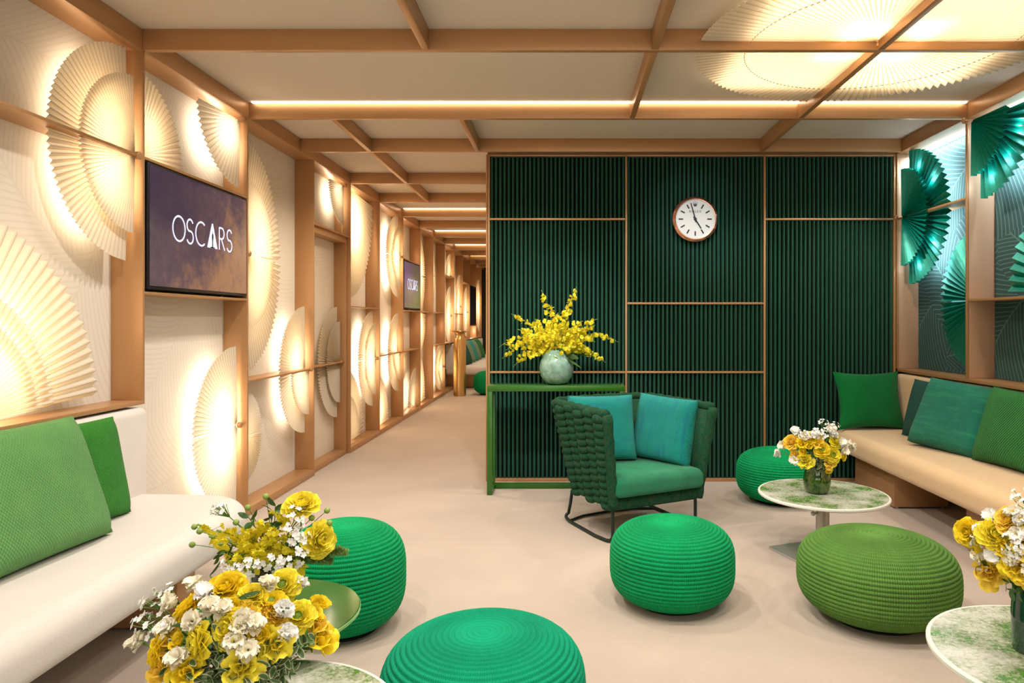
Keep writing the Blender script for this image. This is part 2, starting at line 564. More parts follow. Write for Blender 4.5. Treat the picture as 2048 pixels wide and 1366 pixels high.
def tube(bm, pts, rad, seg=8, cap=True):
    pts = [Vector(p) for p in pts]
    n = len(pts)
    rr = rad if isinstance(rad, (list, tuple)) else [rad] * n
    t0 = (pts[1] - pts[0]).normalized()
    up = Vector((0, 0, 1)) if abs(t0.z) < 0.9 else Vector((1, 0, 0))
    nrm = t0.cross(up).normalized()
    rings = []
    for i in range(n):
        t = (pts[min(i + 1, n - 1)] - pts[max(i - 1, 0)])
        if t.length < 1e-9:
            t = t0
        t = t.normalized()
        nrm = (nrm - t * nrm.dot(t))
        nrm = nrm.normalized() if nrm.length > 1e-6 else t.orthogonal().normalized()
        bn = t.cross(nrm)
        rings.append([bm.verts.new(pts[i] + (nrm * math.cos(2 * PI * k / seg) + bn * math.sin(2 * PI * k / seg)) * rr[i]) for k in range(seg)])
    for A, B in zip(rings, rings[1:]):
        for k in range(seg):
            bm.faces.new((A[k], A[(k + 1) % seg], B[(k + 1) % seg], B[k]))
    if cap:
        bm.faces.new(rings[0][::-1])
        bm.faces.new(rings[-1])
    return bm


def bez(p0, p1, p2, n=8):
    p0, p1, p2 = Vector(p0), Vector(p1), Vector(p2)
    return [p0 * (1 - t) ** 2 + p1 * 2 * t * (1 - t) + p2 * t * t for t in [i / n for i in range(n + 1)]]


def round_poly(pts, rads, n=8):
    """round the corners of a plan polygon"""
    out = []
    N = len(pts)
    for i in range(N):
        p = Vector(pts[i])
        a = Vector(pts[i - 1])
        b = Vector(pts[(i + 1) % N])
        r = rads[i]
        if r <= 0:
            out.append(p)
            continue
        da = (a - p).normalized()
        db = (b - p).normalized()
        k = min(r, (a - p).length * .49, (b - p).length * .49)
        for q in bez((*(p + da * k), 0), (*p, 0), (*(p + db * k), 0), n):
            out.append(Vector((q.x, q.y)))
    return out


def inset(poly, d):
    N = len(poly)
    area = sum(poly[i].x * poly[(i + 1) % N].y - poly[(i + 1) % N].x * poly[i].y for i in range(N))
    s = 1 if area > 0 else -1
    out = []
    for i in range(N):
        e1 = (poly[i] - poly[i - 1])
        e2 = (poly[(i + 1) % N] - poly[i])
        e1 = e1.normalized() if e1.length > 1e-9 else e2.normalized()
        e2 = e2.normalized() if e2.length > 1e-9 else e1
        n1 = Vector((-e1.y, e1.x))
        n2 = Vector((-e2.y, e2.x))
        m = (n1 + n2)
        m = m.normalized() if m.length > 1e-6 else n1
        c = max(0.35, m.dot(n1))
        out.append(poly[i] + m * (s * d / c))
    return out


def prism(bm, poly, z0, z1, bt=0.0, bb=0.0, seg=5, crown=0.0):
    """extruded plan polygon with rounded top and bottom rims"""
    rings = []
    if bb:
        for i in range(seg + 1):
            a = PI / 2 * i / seg
            rings.append((inset(poly, bb * (1 - math.sin(a))), z0 + bb * (1 - math.cos(a))))
    else:
        rings.append((poly, z0))
    if bt:
        for i in range(seg + 1):
            a = PI / 2 * i / seg
            rings.append((inset(poly, bt * (1 - math.cos(a))), z1 - bt + bt * math.sin(a)))
    else:
        rings.append((poly, z1))
    vr = [[bm.verts.new((p.x, p.y, z)) for p in ps] for ps, z in rings]
    N = len(poly)
    for A, B in zip(vr, vr[1:]):
        for i in range(N):
            j = (i + 1) % N
            bm.faces.new((A[i], A[j], B[j], B[i]))
    bm.faces.new(vr[0][::-1])
    bm.faces.new(vr[-1])
    return bm


def rect(x0, x1, y0, y1):
    return [(x0, y0), (x1, y0), (x1, y1), (x0, y1)]


def at(px, py, Y):
    return Vector(((px - 1128) / 1365 * Y, Y, CAMZ + (642 - py) / 1365 * Y))


# ------------------------------------------------------------------ the room shell
XL, XR = -2.26, 2.88          # wallpaper planes
FL, FR = -2.10, 2.69          # front planes of the bronze frames
ZB, ZC = 2.65, 2.755          # beam underside, ceiling fabric
YB = 5.545                    # green wall
YE = 18.0                     # end of the corridor


def struct(name, mat, x0, x1, y0, y1, z0, z1, label, bevel=0.0, cat=None):
    o = boxo(name, mat, x0, x1, y0, y1, z0, z1, bevel)
    return tag(o, label, cat or 'trim', kind='structure')


struct('floor', M['carpet'], -2.5, 3.1, -2.1, YE + .2, -0.1, 0, 'beige cut-pile carpet floor of the lounge and corridor', cat='floor')
struct('ceiling', M['ceiling'], -2.5, 3.1, -2.1, YE + .2, ZC, ZC + .1, 'stretched beige fabric ceiling above the bronze beams', cat='ceiling')
wl = struct('wall_left', M['wallpaper_cream'], XL - .1, XL, -2.1, YE + .2, 0, ZC, 'long left wall in cream leaf-patterned wallpaper', cat='wall')
wr = struct('wall_right', M['plaster'], XR, XR + .1, -2.1, YB + .1, 0, ZC, 'right wall behind the tan bench', cat='wall')
struct('wall_front', M['plaster'], -2.5, 3.1, -2.2, -2.1, 0, ZC, 'wall behind the photographer', cat='wall')
struct('wall_end', M['dark'], -2.5, 0, YE, YE + .1, 0, ZC, 'dark wall at the far end of the corridor', cat='wall')
struct('wall_corridor', M['plaster'], -0.55, -0.45, YB + .12, YE, 0, ZC, 'right side wall of the corridor behind the green wall', cat='wall')
# wallpaper on the right wall, one sheet per bay
for i, (y0, y1, lab) in enumerate(((4.575, 5.53, 'teal palm-leaf wallpaper panel next to the green wall'),
                                   (3.47, 4.545, 'teal palm-leaf wallpaper panel nearer the camera, past the right post'))):
    struct('wall_right_panel', M['wallpaper_teal'], XR - .012, XR, y0, y1, 0.92, 2.63, lab, cat='wall covering')
struct('wall_right_panel', M['wallpaper_teal'], XR - .012, XR, 0.5, 3.445, 0.92, 2.63, 'teal palm-leaf wallpaper panel closest to the camera', cat='wall covering')

TN = [0]


def trim(mat, x0, x1, y0, y1, z0, z1, label, bevel=0.0015):
    TN[0] += 1
    return struct('trim_%d' % TN[0], mat, x0, x1, y0, y1, z0, z1, label, bevel)


# left wall frame: posts at measured bays
POSTS = [2.30, 3.42, 4.543, 5.745, 6.73, 7.79, 8.93, 10.0, 10.98, 12.05, 13.1, 14.2, 15.25, 16.35, 17.4]
T = 0.016
ORD = ['first', 'second', 'third', 'fourth', 'fifth', 'sixth', 'seventh', 'eighth', 'ninth', 'tenth', 'eleventh', 'twelfth', 'thirteenth', 'fourteenth', 'fifteenth']
for i, y in enumerate(POSTS):
    z0 = 0.905 if y < 3.5 else 0.0
    lab = {1: 'bronze upright of the left wall at the near side of the big television', 2: 'bronze upright of the left wall at the far side of the big television',
           3: 'bronze upright of the left wall at the near side of the doorway', 4: 'bronze upright of the left wall at the far side of the doorway'}.get(
        i, 'bronze upright, %s along the left wall from the camera' % ORD[i])
    trim(M['bronze'], XL, FL, y - T, y, z0, ZB, lab)
trim(M['bronze'], XL, FL, -2.0, YE, ZB, ZC, 'bronze top rail running along the whole left wall under the ceiling', 0.003)
trim(M['bronze'], XL, FL, -2.0, 3.42, 0.885, 0.905, 'bronze ledge above the back of the ivory bench')


def shelf(i, z, label, x1=FL):
    trim(M['bronze'], XL, x1 - .001, POSTS[i] + .001, POSTS[i + 1] - T - .001, z - .014, z, label)


shelf(0, 2.125, 'bronze shelf crossing the double fan above the ivory bench')
shelf(1, 2.125, 'bronze shelf above the big television')
shelf(1, 1.448, 'bronze shelf under the big television')
shelf(2, 0.905, 'bronze shelf between the big television and the doorway')
shelf(3, 2.13, 'bronze head board above the doorway')
shelf(4, 1.448, 'bronze shelf in the bay just past the doorway')
shelf(5, 0.905, 'bronze shelf in the second bay past the doorway')
shelf(6, 2.125, 'bronze shelf above the small far television')
shelf(6, 1.448, 'bronze shelf under the small far television')
shelf(6, 0.905, 'bronze low shelf in the bay of the small far television')
shelf(7, 1.448, 'bronze shelf in the bay just past the small far television')
shelf(8, 1.448, 'bronze upper shelf in the second bay past the small far television')
shelf(8, 0.905, 'bronze low shelf in the second bay past the small far television')
shelf(9, 2.125, 'bronze high shelf in the bay behind the gold pedestal')
shelf(9, 0.905, 'bronze low shelf in the bay behind the gold pedestal')
shelf(10, 1.448, 'bronze shelf above the near end of the far bench')
shelf(11, 2.125, 'bronze shelf in the bay before the black screen')
shelf(12, 2.125, 'bronze shelf above the black screen')
shelf(12, 1.2, 'bronze shelf below the black screen')
for i in range(10, 14):
    shelf(i, 0.905, 'bronze ledge above the far bench, %s section' % ORD[i - 10])
# plinth along the floor (bays without a bench)
for i in range(2, 10):
    if i == 3:
        continue
    trim(M['bronze'], XL, FL, POSTS[i] + .001, POSTS[i + 1] - T - .001, 0.0, 0.055,
         'bronze plinth at the floor, %s bay along the left wall' % ORD[i])
# doorway: inner frame set back between its two posts
y0, y1 = POSTS[3], POSTS[4]
door = tag(boxo('door_1', M['wallpaper_cream'], XL, XL + .015, y0 + .03, y1 - .07, 0.05, 2.06), 'flush doorway panel covered in the cream leaf wallpaper', 'door', kind='structure')
trim(M['bronze'], XL, FL - .03, y1 - T - .055, y1 - T, 0.0, 2.115, 'bronze far jamb inside the doorway')
trim(M['bronze'], XL, FL - .03, y0 + .001, y1 - T - .056, 2.06, 2.115, 'bronze inner head of the doorway')
trim(M['bronze'], XL, FL - .03, y0 + .001, y1 - T - .056, 0.0, 0.05, 'bronze threshold of the doorway')
trim(M['bronze'], XL, FL - .04, y0 + .001, y1 - T - .056, 0.898, 0.912, 'bronze rail across the doorway panel')

# right wall frame
for i, (y, lab) in enumerate(((4.556, 'champagne upright of the right wall between the two teal fan bays'), (3.45, 'champagne upright of the right wall beyond the picture edge'))):
    trim(M['champagne'], FR + .012, XR, y, y + .018, 0.915, ZB, lab)
    trim(M['bronze'], FR, FR + .012, y - .002, y + .02, 0.915, ZB, 'bronze front edge of the ' + lab)
trim(M['champagne'], FR + .012, XR, YB - .02, YB - .004, 0.915, ZB, 'champagne return board where the right wall meets the green wall')
trim(M['bronze'], FR - .0, FR + .012, YB - .03, YB - .004, 0.915, ZB, 'bronze edge where the right wall frame meets the green wall')
trim(M['bronze'], FR, XR, -2.0, YB, ZB, ZC, 'bronze top rail along the right wall under the ceiling', 0.003)
trim(M['bronze'], FR, XR, -2.0, YB - .03, 0.893, 0.915, 'bronze ledge above the back of the tan bench')
trim(M['bronze'], FR + .002, XR, 4.58, YB - .03, 2.115, 2.13, 'bronze shelf through the teal double fan by the green wall')
trim(M['bronze'], FR + .002, XR, 3.47, 4.55, 1.43, 1.446, 'bronze shelf under the teal fan at the right edge')
for y0, y1, lab in ((4.58, 5.52, 'next to the green wall'), (3.47, 4.55, 'at the right picture edge')):
    bm = bmesh.new()
    box(bm, XR - .03, XR - .001, y0, y1, 2.632, 2.648)
    tag(finish('led_strip', bm, M['cool_led']), 'cool white light line under the right top rail ' + lab, 'light strip', 'cool light lines of the right wall')
    lamp('cove_light', 'AREA', (XR - .05, (y0 + y1) / 2, 2.63), 10, COOL, target=(XR - .02, (y0 + y1) / 2, 1.0), sx=y1 - y0 - .05, sy=0.03)

# ceiling beams across the room and along the corridor
TB = 0.035
BEAMS = [1.28, 2.28, 3.40, 4.55, 5.44, 6.70, 7.76, 8.83, 9.88, 10.98, 11.95, 13.0, 14.05, 15.1, 16.15, 17.2]
for i, y in enumerate(BEAMS):
    x1 = FR if y < YB else -0.55
    lab = {2: 'nearest bronze ceiling beam in view, crossing under the big ceiling fan', 3: 'second bronze ceiling beam, with a light line on its near side',
           4: 'bronze ceiling beam along the top of the green wall'}.get(i, 'bronze corridor ceiling beam, %s from the green wall' % ORD[max(0, i - 5)] if i > 4 else 'bronze ceiling beam over the photographer, %s' % ORD[i])
    trim(M['bronze'], FL + .001, x1 - .001, y, y + TB, ZB, ZC, lab, 0.002)


def ybeam(x, ya, yb, label):
    trim(M['bronze'], x - TB / 2, x + TB / 2, ya, yb, ZB + .001, ZC, label, 0.002)


ybeam(-0.69, 2.28 + TB, 3.40, 'short bronze ceiling beam running towards the camera, left of the middle')
ybeam(0.455, 2.28 + TB, 3.40, 'bronze lengthwise ceiling beam at the left of the ceiling fan, near half')
ybeam(0.455, 3.40 + TB, 4.55, 'bronze lengthwise ceiling beam at the left of the ceiling fan, far half')
ybeam(1.58, 2.28 + TB, 3.40, 'bronze lengthwise beam under the middle of the ceiling fan, near half')
ybeam(1.58, 3.40 + TB, 4.55, 'bronze lengthwise beam under the middle of the ceiling fan, far half')
ybeam(1.58, 4.55 + TB, 5.44, 'bronze lengthwise beam between the second beam and the green wall')
ybeam(-0.69, 4.55 + TB, 5.44, 'bronze lengthwise beam ending at the left end of the green wall')
ybeam(-1.55, 4.55 + TB, 5.44, 'bronze lengthwise beam at the mouth of the corridor')
ybeam(-1.55, 5.44 + TB, 6.70, 'bronze lengthwise beam in the first corridor bay')
ybeam(-1.55, 6.70 + TB, 7.76, 'bronze lengthwise beam in the second corridor bay')
# light lines between fabric and beam
for y, x1 in ((4.55, FR - .02), (8.83, -.58), (10.98, -.58), (13.0, -.58), (15.1, -.58)):
    bm = bmesh.new()
    box(bm, FL + .03, x1, y - .03, y - .006, ZC - .008, ZC - .001)
    k = {4.55: 'long warm light line along the second ceiling beam', 8.83: 'warm light line of the corridor ceiling nearest the green wall',
         10.98: 'second warm light line of the corridor ceiling', 13.0: 'third warm light line of the corridor ceiling', 15.1: 'farthest warm light line of the corridor ceiling'}[y]
    tag(finish('led_strip', bm, M['led']), k, 'light strip', 'warm light lines at the ceiling')

# green corduroy wall
GX0, GX1 = -0.62, FR
struct('wall_back', M['dark'], GX0, XR + .1, YB + .02, YB + .12, 0, ZC, 'body of the green panelled wall at the back of the lounge', cat='wall')
struct('wall_back_cap', M['bronze'], GX0 - .012, GX0, YB - .02, YB + .12, 0, ZB, 'bronze end board on the left end of the green wall', cat='trim')
struct('wall_back_top', M['bronze'], GX0, FR, YB - .005, YB + .02, 2.652, ZC, 'bronze band above the green wall', cat='trim')


def corduroy(x0, x1, z0, z1, label):
    bm = bmesh.new()
    pitch = 0.0345
    n = int(round((x1 - x0) / pitch))
    pitch = (x1 - x0) / n
    prof = []
    for i in range(n):
        b = x0 + i * pitch
        wv = pitch * .22
        c = b + pitch / 2
        prof += [(b, 0.0)] if i == 0 else []
        prof += [(c - wv, 0.0), (c - wv, -.022), (c - wv * .6, -.029), (c, -.031), (c + wv * .6, -.029), (c + wv, -.022), (c + wv, 0.0)]
    prof.append((x1, 0.0))
    A = [bm.verts.new((x, YB + .019 + y, z0)) for x, y in prof]
    B = [bm.verts.new((x, YB + .019 + y, z1)) for x, y in prof]
    for i in range(len(prof) - 1):
        bm.faces.new((A[i], A[i + 1], B[i + 1], B[i]))
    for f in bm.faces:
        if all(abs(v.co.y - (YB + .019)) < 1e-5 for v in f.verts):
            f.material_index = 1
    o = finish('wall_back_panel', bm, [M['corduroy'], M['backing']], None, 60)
    return tag(o, label, 'wall panel', kind='structure')


V = [GX0 + .012, 0.504, 1.625, FR - .012]
ZW = 2.63
ROWS = {0: [(0.03, 0.885), (0.885, 2.125), (2.125, ZW)], 1: [(0.03, 0.885), (0.885, 1.443), (1.443, ZW)], 2: [(0.03, 2.125), (2.125, ZW)]}
CN = ['left', 'middle', 'right']
RN = {0: ['low', 'tall middle', 'top'], 1: ['low', 'half-height', 'tall clock'], 2: ['tall', 'top']}
for c in range(3):
    for (z0, z1), rn in zip(ROWS[c], RN[c]):
        corduroy(V[c] + .004, V[c + 1] - .004, z0, z1, '%s dark green ribbed velvet panel in the %s column of the back wall' % (rn, CN[c]))
YT0, YT1 = YB - .02, YB + .018
for c, x in enumerate(V):
    trim(M['bronze'], x - .008, x + .008, YT0, YT1, 0.0, ZW + .02, 'bronze upright strip of the green wall, %s from the left' % ORD[c])
for c in range(3):
    for z in sorted({r[0] for r in ROWS[c]} | {ZW + .012}):
        zz = 0.018 if z < .1 else z
        nm = 'foot' if z < .1 else ('top' if z > 2.5 else '%d cm high' % round(z * 100))
        trim(M['bronze'], V[c] + .008, V[c + 1] - .008, YT0 + .001, YT1, zz - (.018 if z < .1 else .008), zz + .008, 'bronze cross strip of the green wall, %s column, %s' % (CN[c], nm))


# ------------------------------------------------------------------ pleated fans
def fan_mesh(a0, a1, ru, rv, depth=0.02, pitch=3.0, rings=(0.035, 0.2, 0.4, 0.6, 0.8, 0.93, 1.0)):
    """pleated sector in the local (u, v) plane = local (y, z); pleats stand out along x"""
    bm = bmesh.new()
    n = max(4, int(round((a1 - a0) / pitch)) * 2)
    G = []
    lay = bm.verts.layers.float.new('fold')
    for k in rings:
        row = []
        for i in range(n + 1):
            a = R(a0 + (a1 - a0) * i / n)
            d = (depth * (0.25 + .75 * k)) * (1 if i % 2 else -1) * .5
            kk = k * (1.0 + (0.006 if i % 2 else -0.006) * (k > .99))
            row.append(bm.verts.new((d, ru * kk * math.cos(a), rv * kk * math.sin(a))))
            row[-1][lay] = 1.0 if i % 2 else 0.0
        G.append(row)
    for A, B in zip(G, G[1:]):
        for i in range(n):
            bm.faces.new((A[i], A[i + 1], B[i + 1], B[i]))
    return bm


def knob(parent, x, sgn):
    bm = bmesh.new()
    lathe(bm, [(0, -.012), (.016, -.012), (.02, -.006), (.02, .008), (.014, .014), (0, .015)], 16)
    bmesh.ops.rotate(bm, verts=bm.verts, cent=(0, 0, 0), matrix=Matrix.Rotation(R(90) * sgn, 3, 'Y'))
    bmesh.ops.translate(bm, verts=bm.verts, vec=(x, 0, 0))
    return finish('knob', bm, M['bronze'], parent, 40)


def wall_fan(label, x, y, z, layers, mat='paper', sgn=1, lamps=(), power=2.4, color=FANW, lampx=None, pitch=3.3, group=None, gap=0.032):
    """layers: (a0, a1, ru, rv) from the wall outwards. angle 0 = away from the camera, 90 = up"""
    t = thing('pleated_fan', label, 'fan light', (x, y, z), (0, 0, 0), group)
    spans = {}
    for q, (a0, a1, ru, rv) in enumerate(layers):
        inner = layers[q + 1][2] / ru * .86 if mat != 'green_paper' and q + 1 < len(layers) and layers[q + 1][:2] == (a0, a1) else 0
        k = spans.get((a0, a1), 0)
        spans[(a0, a1)] = k + 1
        f = finish('pleated_layer', fan_mesh(a0, a1, ru, rv, 0.032 if mat == 'green_paper' else 0.020, pitch, (inner, (1 + inner) / 2, .95, 1.0) if inner else (0.035, 0.2, 0.4, 0.6, 0.8, 0.93, 1.0)), M[mat], t)
        f.location = (sgn * gap * k, 0, 0)
    knob(t, sgn * (gap * max(spans.values()) - .015), sgn)
    if mat == 'green_paper':
        qs = sorted(spans)
        ru, rv = max(l[2] for l in layers), max(l[3] for l in layers)
        mu = sum(math.cos(R((a + b) / 2)) for a, b in qs) / len(qs)
        mv = sum(math.sin(R((a + b) / 2)) for a, b in qs) / len(qs)
        one = len(qs) == 1
        qn = len(qs)
        cy, cz = mu * ru * .62, (mv * rv * .62 if one else 0)
        sy, sz = ru * .9, rv * (.9 if one else 1.7)
        l = lamp('lamp', 'AREA', (-sgn * .018, cy, cz), (3.2 if len(layers) > qn else 1.2) * sy * sz * 11, color, target=(-sgn * 1, cy, cz), sx=sy, sy=sz, parent=t)
        l.data.shape = 'ELLIPSE'
    if lamps and mat != 'green_paper':
        # light panels behind the paper: one faces the wall, one faces the fan
        qs = sorted(spans)
        ru, rv = max(l[2] for l in layers), max(l[3] for l in layers)
        mu = sum(math.cos(R((a + b) / 2)) for a, b in qs) / len(qs)
        mv = sum(math.sin(R((a + b) / 2)) for a, b in qs) / len(qs)
        one = len(qs) == 1
        for (x0, dx, k, c, wy, wz) in ((-.094, 1, 1.7, .36, .5, .95), (-.026, -1, .62, .47, .84, 1.6)):
            cy, cz = mu * ru * c * 1.1, (mv * rv * c * 1.1 if one else 0)
            sy, sz = ru * wy, rv * (wy if one else wz)
            l = lamp('lamp', 'AREA', (sgn * x0, cy, cz), power * k * sy * sz * 6.5, color, target=(sgn * x0 + sgn * dx, cy, cz), sx=sy, sy=sz, parent=t)
            l.data.shape = 'ELLIPSE'
    else:
        for (a, d) in lamps:
            lamp('lamp', 'POINT', (-sgn * (0.06 if lampx is None else lampx), d * math.cos(R(a)), d * math.sin(R(a))), power, color, 0.03, parent=t)
    return t


XF = -2.155
g = 0.012   # gap to a shelf that splits a fan


def half(ru, rv, ru2=None, rv2=None, side=-1, lower_only=False):
    q = [(92, 180, 1), (180.8, 268, 1)] if side < 0 else [(0.8, 88, 1), (-88, -0.8, 1)]
    L = []
    for j, (a, b, _) in enumerate(q):
        L.append((a, b, ru, rv))
        if ru2 and not (lower_only and j == 0):
            L.append((a, b, ru2, rv2))
    return L


HL = ((130, .16), (180, .14), (230, .16))
HLR = ((50, .16), (-50, .16))


def dh(r):
    return ((118, r * .42), (150, r * .3), (210, r * .3), (242, r * .42))


wall_fan('two-layer half-round paper fan on the upper shelf above the ivory bench', XF, 3.375, 2.118, half(.53, .52, .385, .385), lamps=dh(.5), power=2.4)
wall_fan('large quarter fan of three layers rising from the ledge behind the ivory bench', XF, 2.30, 0.93, [(2, 88, .84, .80), (2, 88, .53, .52), (2, 88, .42, .41)], lamps=((12, .35), (35, .3), (10, .62)), power=1.9, color=(1, .82, .58))
wall_fan('convex quarter fan at the upper left above the big television', XF, 3.44, 2.14, [(2, 88, .40, .43)], lamps=((20, .15), (45, .2)), power=1.9, pitch=4.6)
wall_fan('quarter fan hanging from the top right corner above the big television', XF + .02, 4.50, 2.625, [(182, 268, .53, .45)], 'paper_white', lamps=((200, .16), (240, .2), (225, .32)), power=2.1, pitch=4.6, color=(1, .91, .78))
wall_fan('single half-round fan on the upright below the big television', XF, 4.50, 0.615, half(.54, .52), 'paper_white', lamps=dh(.52), power=2.6, color=(1, .90, .76))
wall_fan('tall two-layer half fan between the big television and the doorway', XF, 4.56, 1.75, half(.61, .79, .44, .49, 1), lamps=((40, .3), (-40, .3)), power=1.5)
wall_fan('half fan split by the shelf just before the doorway', XF, 5.68, 0.90, half(.52, .52, .37, .37, -1, True), lamps=dh(.5), power=2.3, color=(1, .90, .76))
wall_fan('small half fan low behind the upright after the big television', XF, 4.56, 0.52, half(.30, .31, None, None, 1), lamps=((0, .1),), power=1.2)
wall_fan('small quarter fan above the doorway', XF, 6.67, 2.625, [(182, 268, .42, .39)], 'paper_white', lamps=((215, .14), (240, .2)), power=2.2)
wall_fan('unlit two-layer half fan on the doorway panel', XF - .045, 6.62, 0.905, half(.52, .53, .36, .39, -1), gap=.025)
wall_fan('large quarter fan spreading down from the top corner past the doorway', XF, 6.76, 2.63, [(-88, -2, .93, 1.10)], lamps=((-15, .3), (-70, .35), (-40, .6)), power=2.0)
wall_fan('two-layer half fan at the lower shelf just past the doorway', XF, 7.70, 0.88, half(.56, .53, .42, .40), lamps=dh(.5), power=2.4, color=(1, .90, .76))
wall_fan('quarter fan of two layers rising from the floor just past the doorway', XF - .05, 6.76, 0.07, [(2, 88, .74, .76), (2, 88, .5, .5)], lamps=((20, .2), (60, .3)), power=1.6)
wall_fan('two-layer half fan high in the second bay past the doorway', XF, 8.86, 2.13, half(.60, .52, .40, .40), lamps=dh(.5), power=2.8)
wall_fan('half fan at the low shelf of the second bay past the doorway', XF, 8.86, 0.90, half(.52, .50, .35, .36, -1, True), lamps=dh(.5), power=2.8)
wall_fan('quarter fan rising from the floor in the second bay past the doorway', XF, 7.82, 0.07, [(2, 88, .55, .60)], lamps=((40, .2),), power=2.5)
wall_fan('small quarter fan under the low shelf below the small far television', XF, 8.97, 0.88, [(-88, -2, .40, .40)], lamps=((-45, .16),), power=2.0)
wall_fan('quarter fan on the plinth below the small far television', XF, 9.93, 0.07, [(92, 178, .50, .55)], 'paper_white', lamps=((135, .2),), power=1.2)
wall_fan('tall half fan high in the bay just past the small far television', XF, 10.02, 1.98, half(.55, .60, None, None, 1), lamps=((40, .3), (-40, .3)), power=2.6)
wall_fan('half fan under the shelf just past the small far television', XF, 10.02, 1.43, [(-88, -2, .62, .62)], lamps=((-40, .25),), power=3.0)
wall_fan('quarter fan on the plinth just past the small far television', XF, 10.02, 0.07, [(2, 88, .55, .75)], lamps=((40, .25),), power=3.0)
wall_fan('half fan high in the second bay past the small far television', XF, 11.02, 2.05, half(.35, .55, None, None, 1), lamps=((40, .2), (-40, .2)), power=2.6)
wall_fan('two-layer half fan low in the second bay past the small far television', XF, 11.98, 0.5, half(.6, .40, .42, .30), lamps=((140, .25), (220, .25)), power=3.0)
wall_fan('small half fan in the top box behind the gold pedestal', XF, 12.95, 2.14, [(92, 178, .5, .42)], lamps=((135, .2),), power=3.2)
wall_fan('tall half fan in the bay behind the gold pedestal', XF, 12.95, 1.4, half(.55, .55), lamps=((150, .25), (210, .25)), power=3.2)
wall_fan('tall half fan above the near end of the far bench', XF, 14.12, 1.6, half(.5, .65), lamps=((150, .25), (210, .25)), power=3.2)
wall_fan('half fan in the bay before the black screen', XF, 15.15, 1.5, half(.5, .55), lamps=((150, .25), (210, .25)), power=3.2)
wall_fan('half fan in the bay past the black screen', XF, 17.37, 1.7, half(.5, .65), lamps=((150, .25), (210, .25)), power=3.5)
lamp('bay_lamp', 'POINT', (XF, 16.0, 1.05), 4, FANW, 0.04)
lamp('bay_lamp', 'POINT', (XF - .02, 9.45, 2.4), 2.2, (1, .65, .4), 0.04)
lamp('bay_lamp', 'POINT', (XF - .02, 9.4, 1.2), 1.5, (1, .6, .36), 0.04)
lamp('bay_lamp', 'POINT', (XF - .02, 11.6, 1.2), 2.0, (1, .65, .4), 0.04)

# teal fans of the right wall
XG = 2.80
wall_fan('two-layer teal half fan on the shelf next to the green wall', XG - .05, 5.43, 2.122, half(.56, .53, .385, .385), 'green_paper', -1, lamps=((115, .41), (150, .41), (210, .41), (245, .41)), power=.9, color=COOL, pitch=6.0, gap=.062, lampx=-.022)
wall_fan('teal half fan showing past the right upright', XG + .02, 4.60, 1.44, half(.50, .50, None, None, 1), 'green_paper', -1, lamps=((60, .3),), power=.8, color=COOL, pitch=6.0, lampx=.03)
wall_fan('two-layer teal quarter fan hanging at the top of the right edge', XG - .05, 4.50, 2.62, [(182, 268, .53, .52), (182, 268, .37, .37)], 'green_paper', -1, lamps=((200, .40), (225, .40), (250, .40)), power=.9, color=COOL, pitch=6.0, gap=.062, lampx=-.022)
wall_fan('teal quarter fan standing on the shelf at the right edge', XG - .02, 3.60, 1.46, [(2, 88, .66, .66)], 'green_paper', -1, lamps=((40, .5),), power=1.2, color=COOL, pitch=6.0, lampx=.03)
# round ceiling fan: four pleated quarters on the crossing of the beams
cf = thing('ceiling_fan', 'big round pleated paper ceiling light of four quarters at the beam crossing', 'ceiling light', (1.58, 3.4175, 2.695))
M['thread'] = plain('tan_thread', (0.42, 0.28, 0.12), 0.8)
for (a0, a1) in ((1.6, 88.4), (91.6, 178.4), (181.6, 268.4), (271.6, 358.4)):
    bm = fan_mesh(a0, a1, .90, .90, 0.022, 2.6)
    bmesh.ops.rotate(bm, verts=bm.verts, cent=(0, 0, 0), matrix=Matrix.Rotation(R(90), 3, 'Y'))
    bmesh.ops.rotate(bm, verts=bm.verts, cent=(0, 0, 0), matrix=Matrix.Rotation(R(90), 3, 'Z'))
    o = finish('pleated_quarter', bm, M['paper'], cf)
    bm = bmesh.new()
    for k in range(34):
        a = R(a0 + (a1 - a0) * (k + .25) / 34)
        b = R(a0 + (a1 - a0) * (k + .75) / 34)
        tube(bm, [(.655 * math.cos(a), .655 * math.sin(a), -.0115), (.655 * math.cos(b), .655 * math.sin(b), -.0115)], .0022, 4)
    finish('stitch_line', bm, M['thread'], o)
for a in range(45, 360, 90):
    for d, sz, p in ((.17, .2, 2.4), (.47, .70, 5.8)):
        x, y = d * math.cos(R(a)), d * math.sin(R(a))
        lamp('lamp', 'AREA', (x, y, .052), p, (1, .88, .7), target=(x, y, -1), sx=sz, sy=sz, parent=cf)
        lamp('lamp', 'AREA', (x, y, .018), p * .6, (1, .88, .7), target=(x, y, 1), sx=sz, sy=sz, parent=cf)
bm = bmesh.new()
lathe(bm, [(0, -.035), (.022, -.032), (.03, -.025), (.03, -.012), (0, -.01)], 20)
finish('hub', bm, M['bronze'], cf, 40)


# ------------------------------------------------------------------ lettering
def stroke(bm, pts, wd, closed=False, x=0.0, th=0.002):
    """flat ribbon along a polyline in the (y, z) plane"""
    P = [Vector(p) for p in pts]
    n = len(P)
    L = []
    for i in range(n):
        a = P[(i - 1) % n] if (closed or i > 0) else P[i]
        b = P[(i + 1) % n] if (closed or i < n - 1) else P[i]
        t = (b - a).normalized()
        nr = Vector((-t.y, t.x)) * wd / 2
        L.append((bm.verts.new((x, P[i].x + nr.x, P[i].y + nr.y)), bm.verts.new((x, P[i].x - nr.x, P[i].y - nr.y))))
    for i in range(n if closed else n - 1):
        A, B = L[i], L[(i + 1) % n]
        bm.faces.new((A[0], A[1], B[1], B[0]))


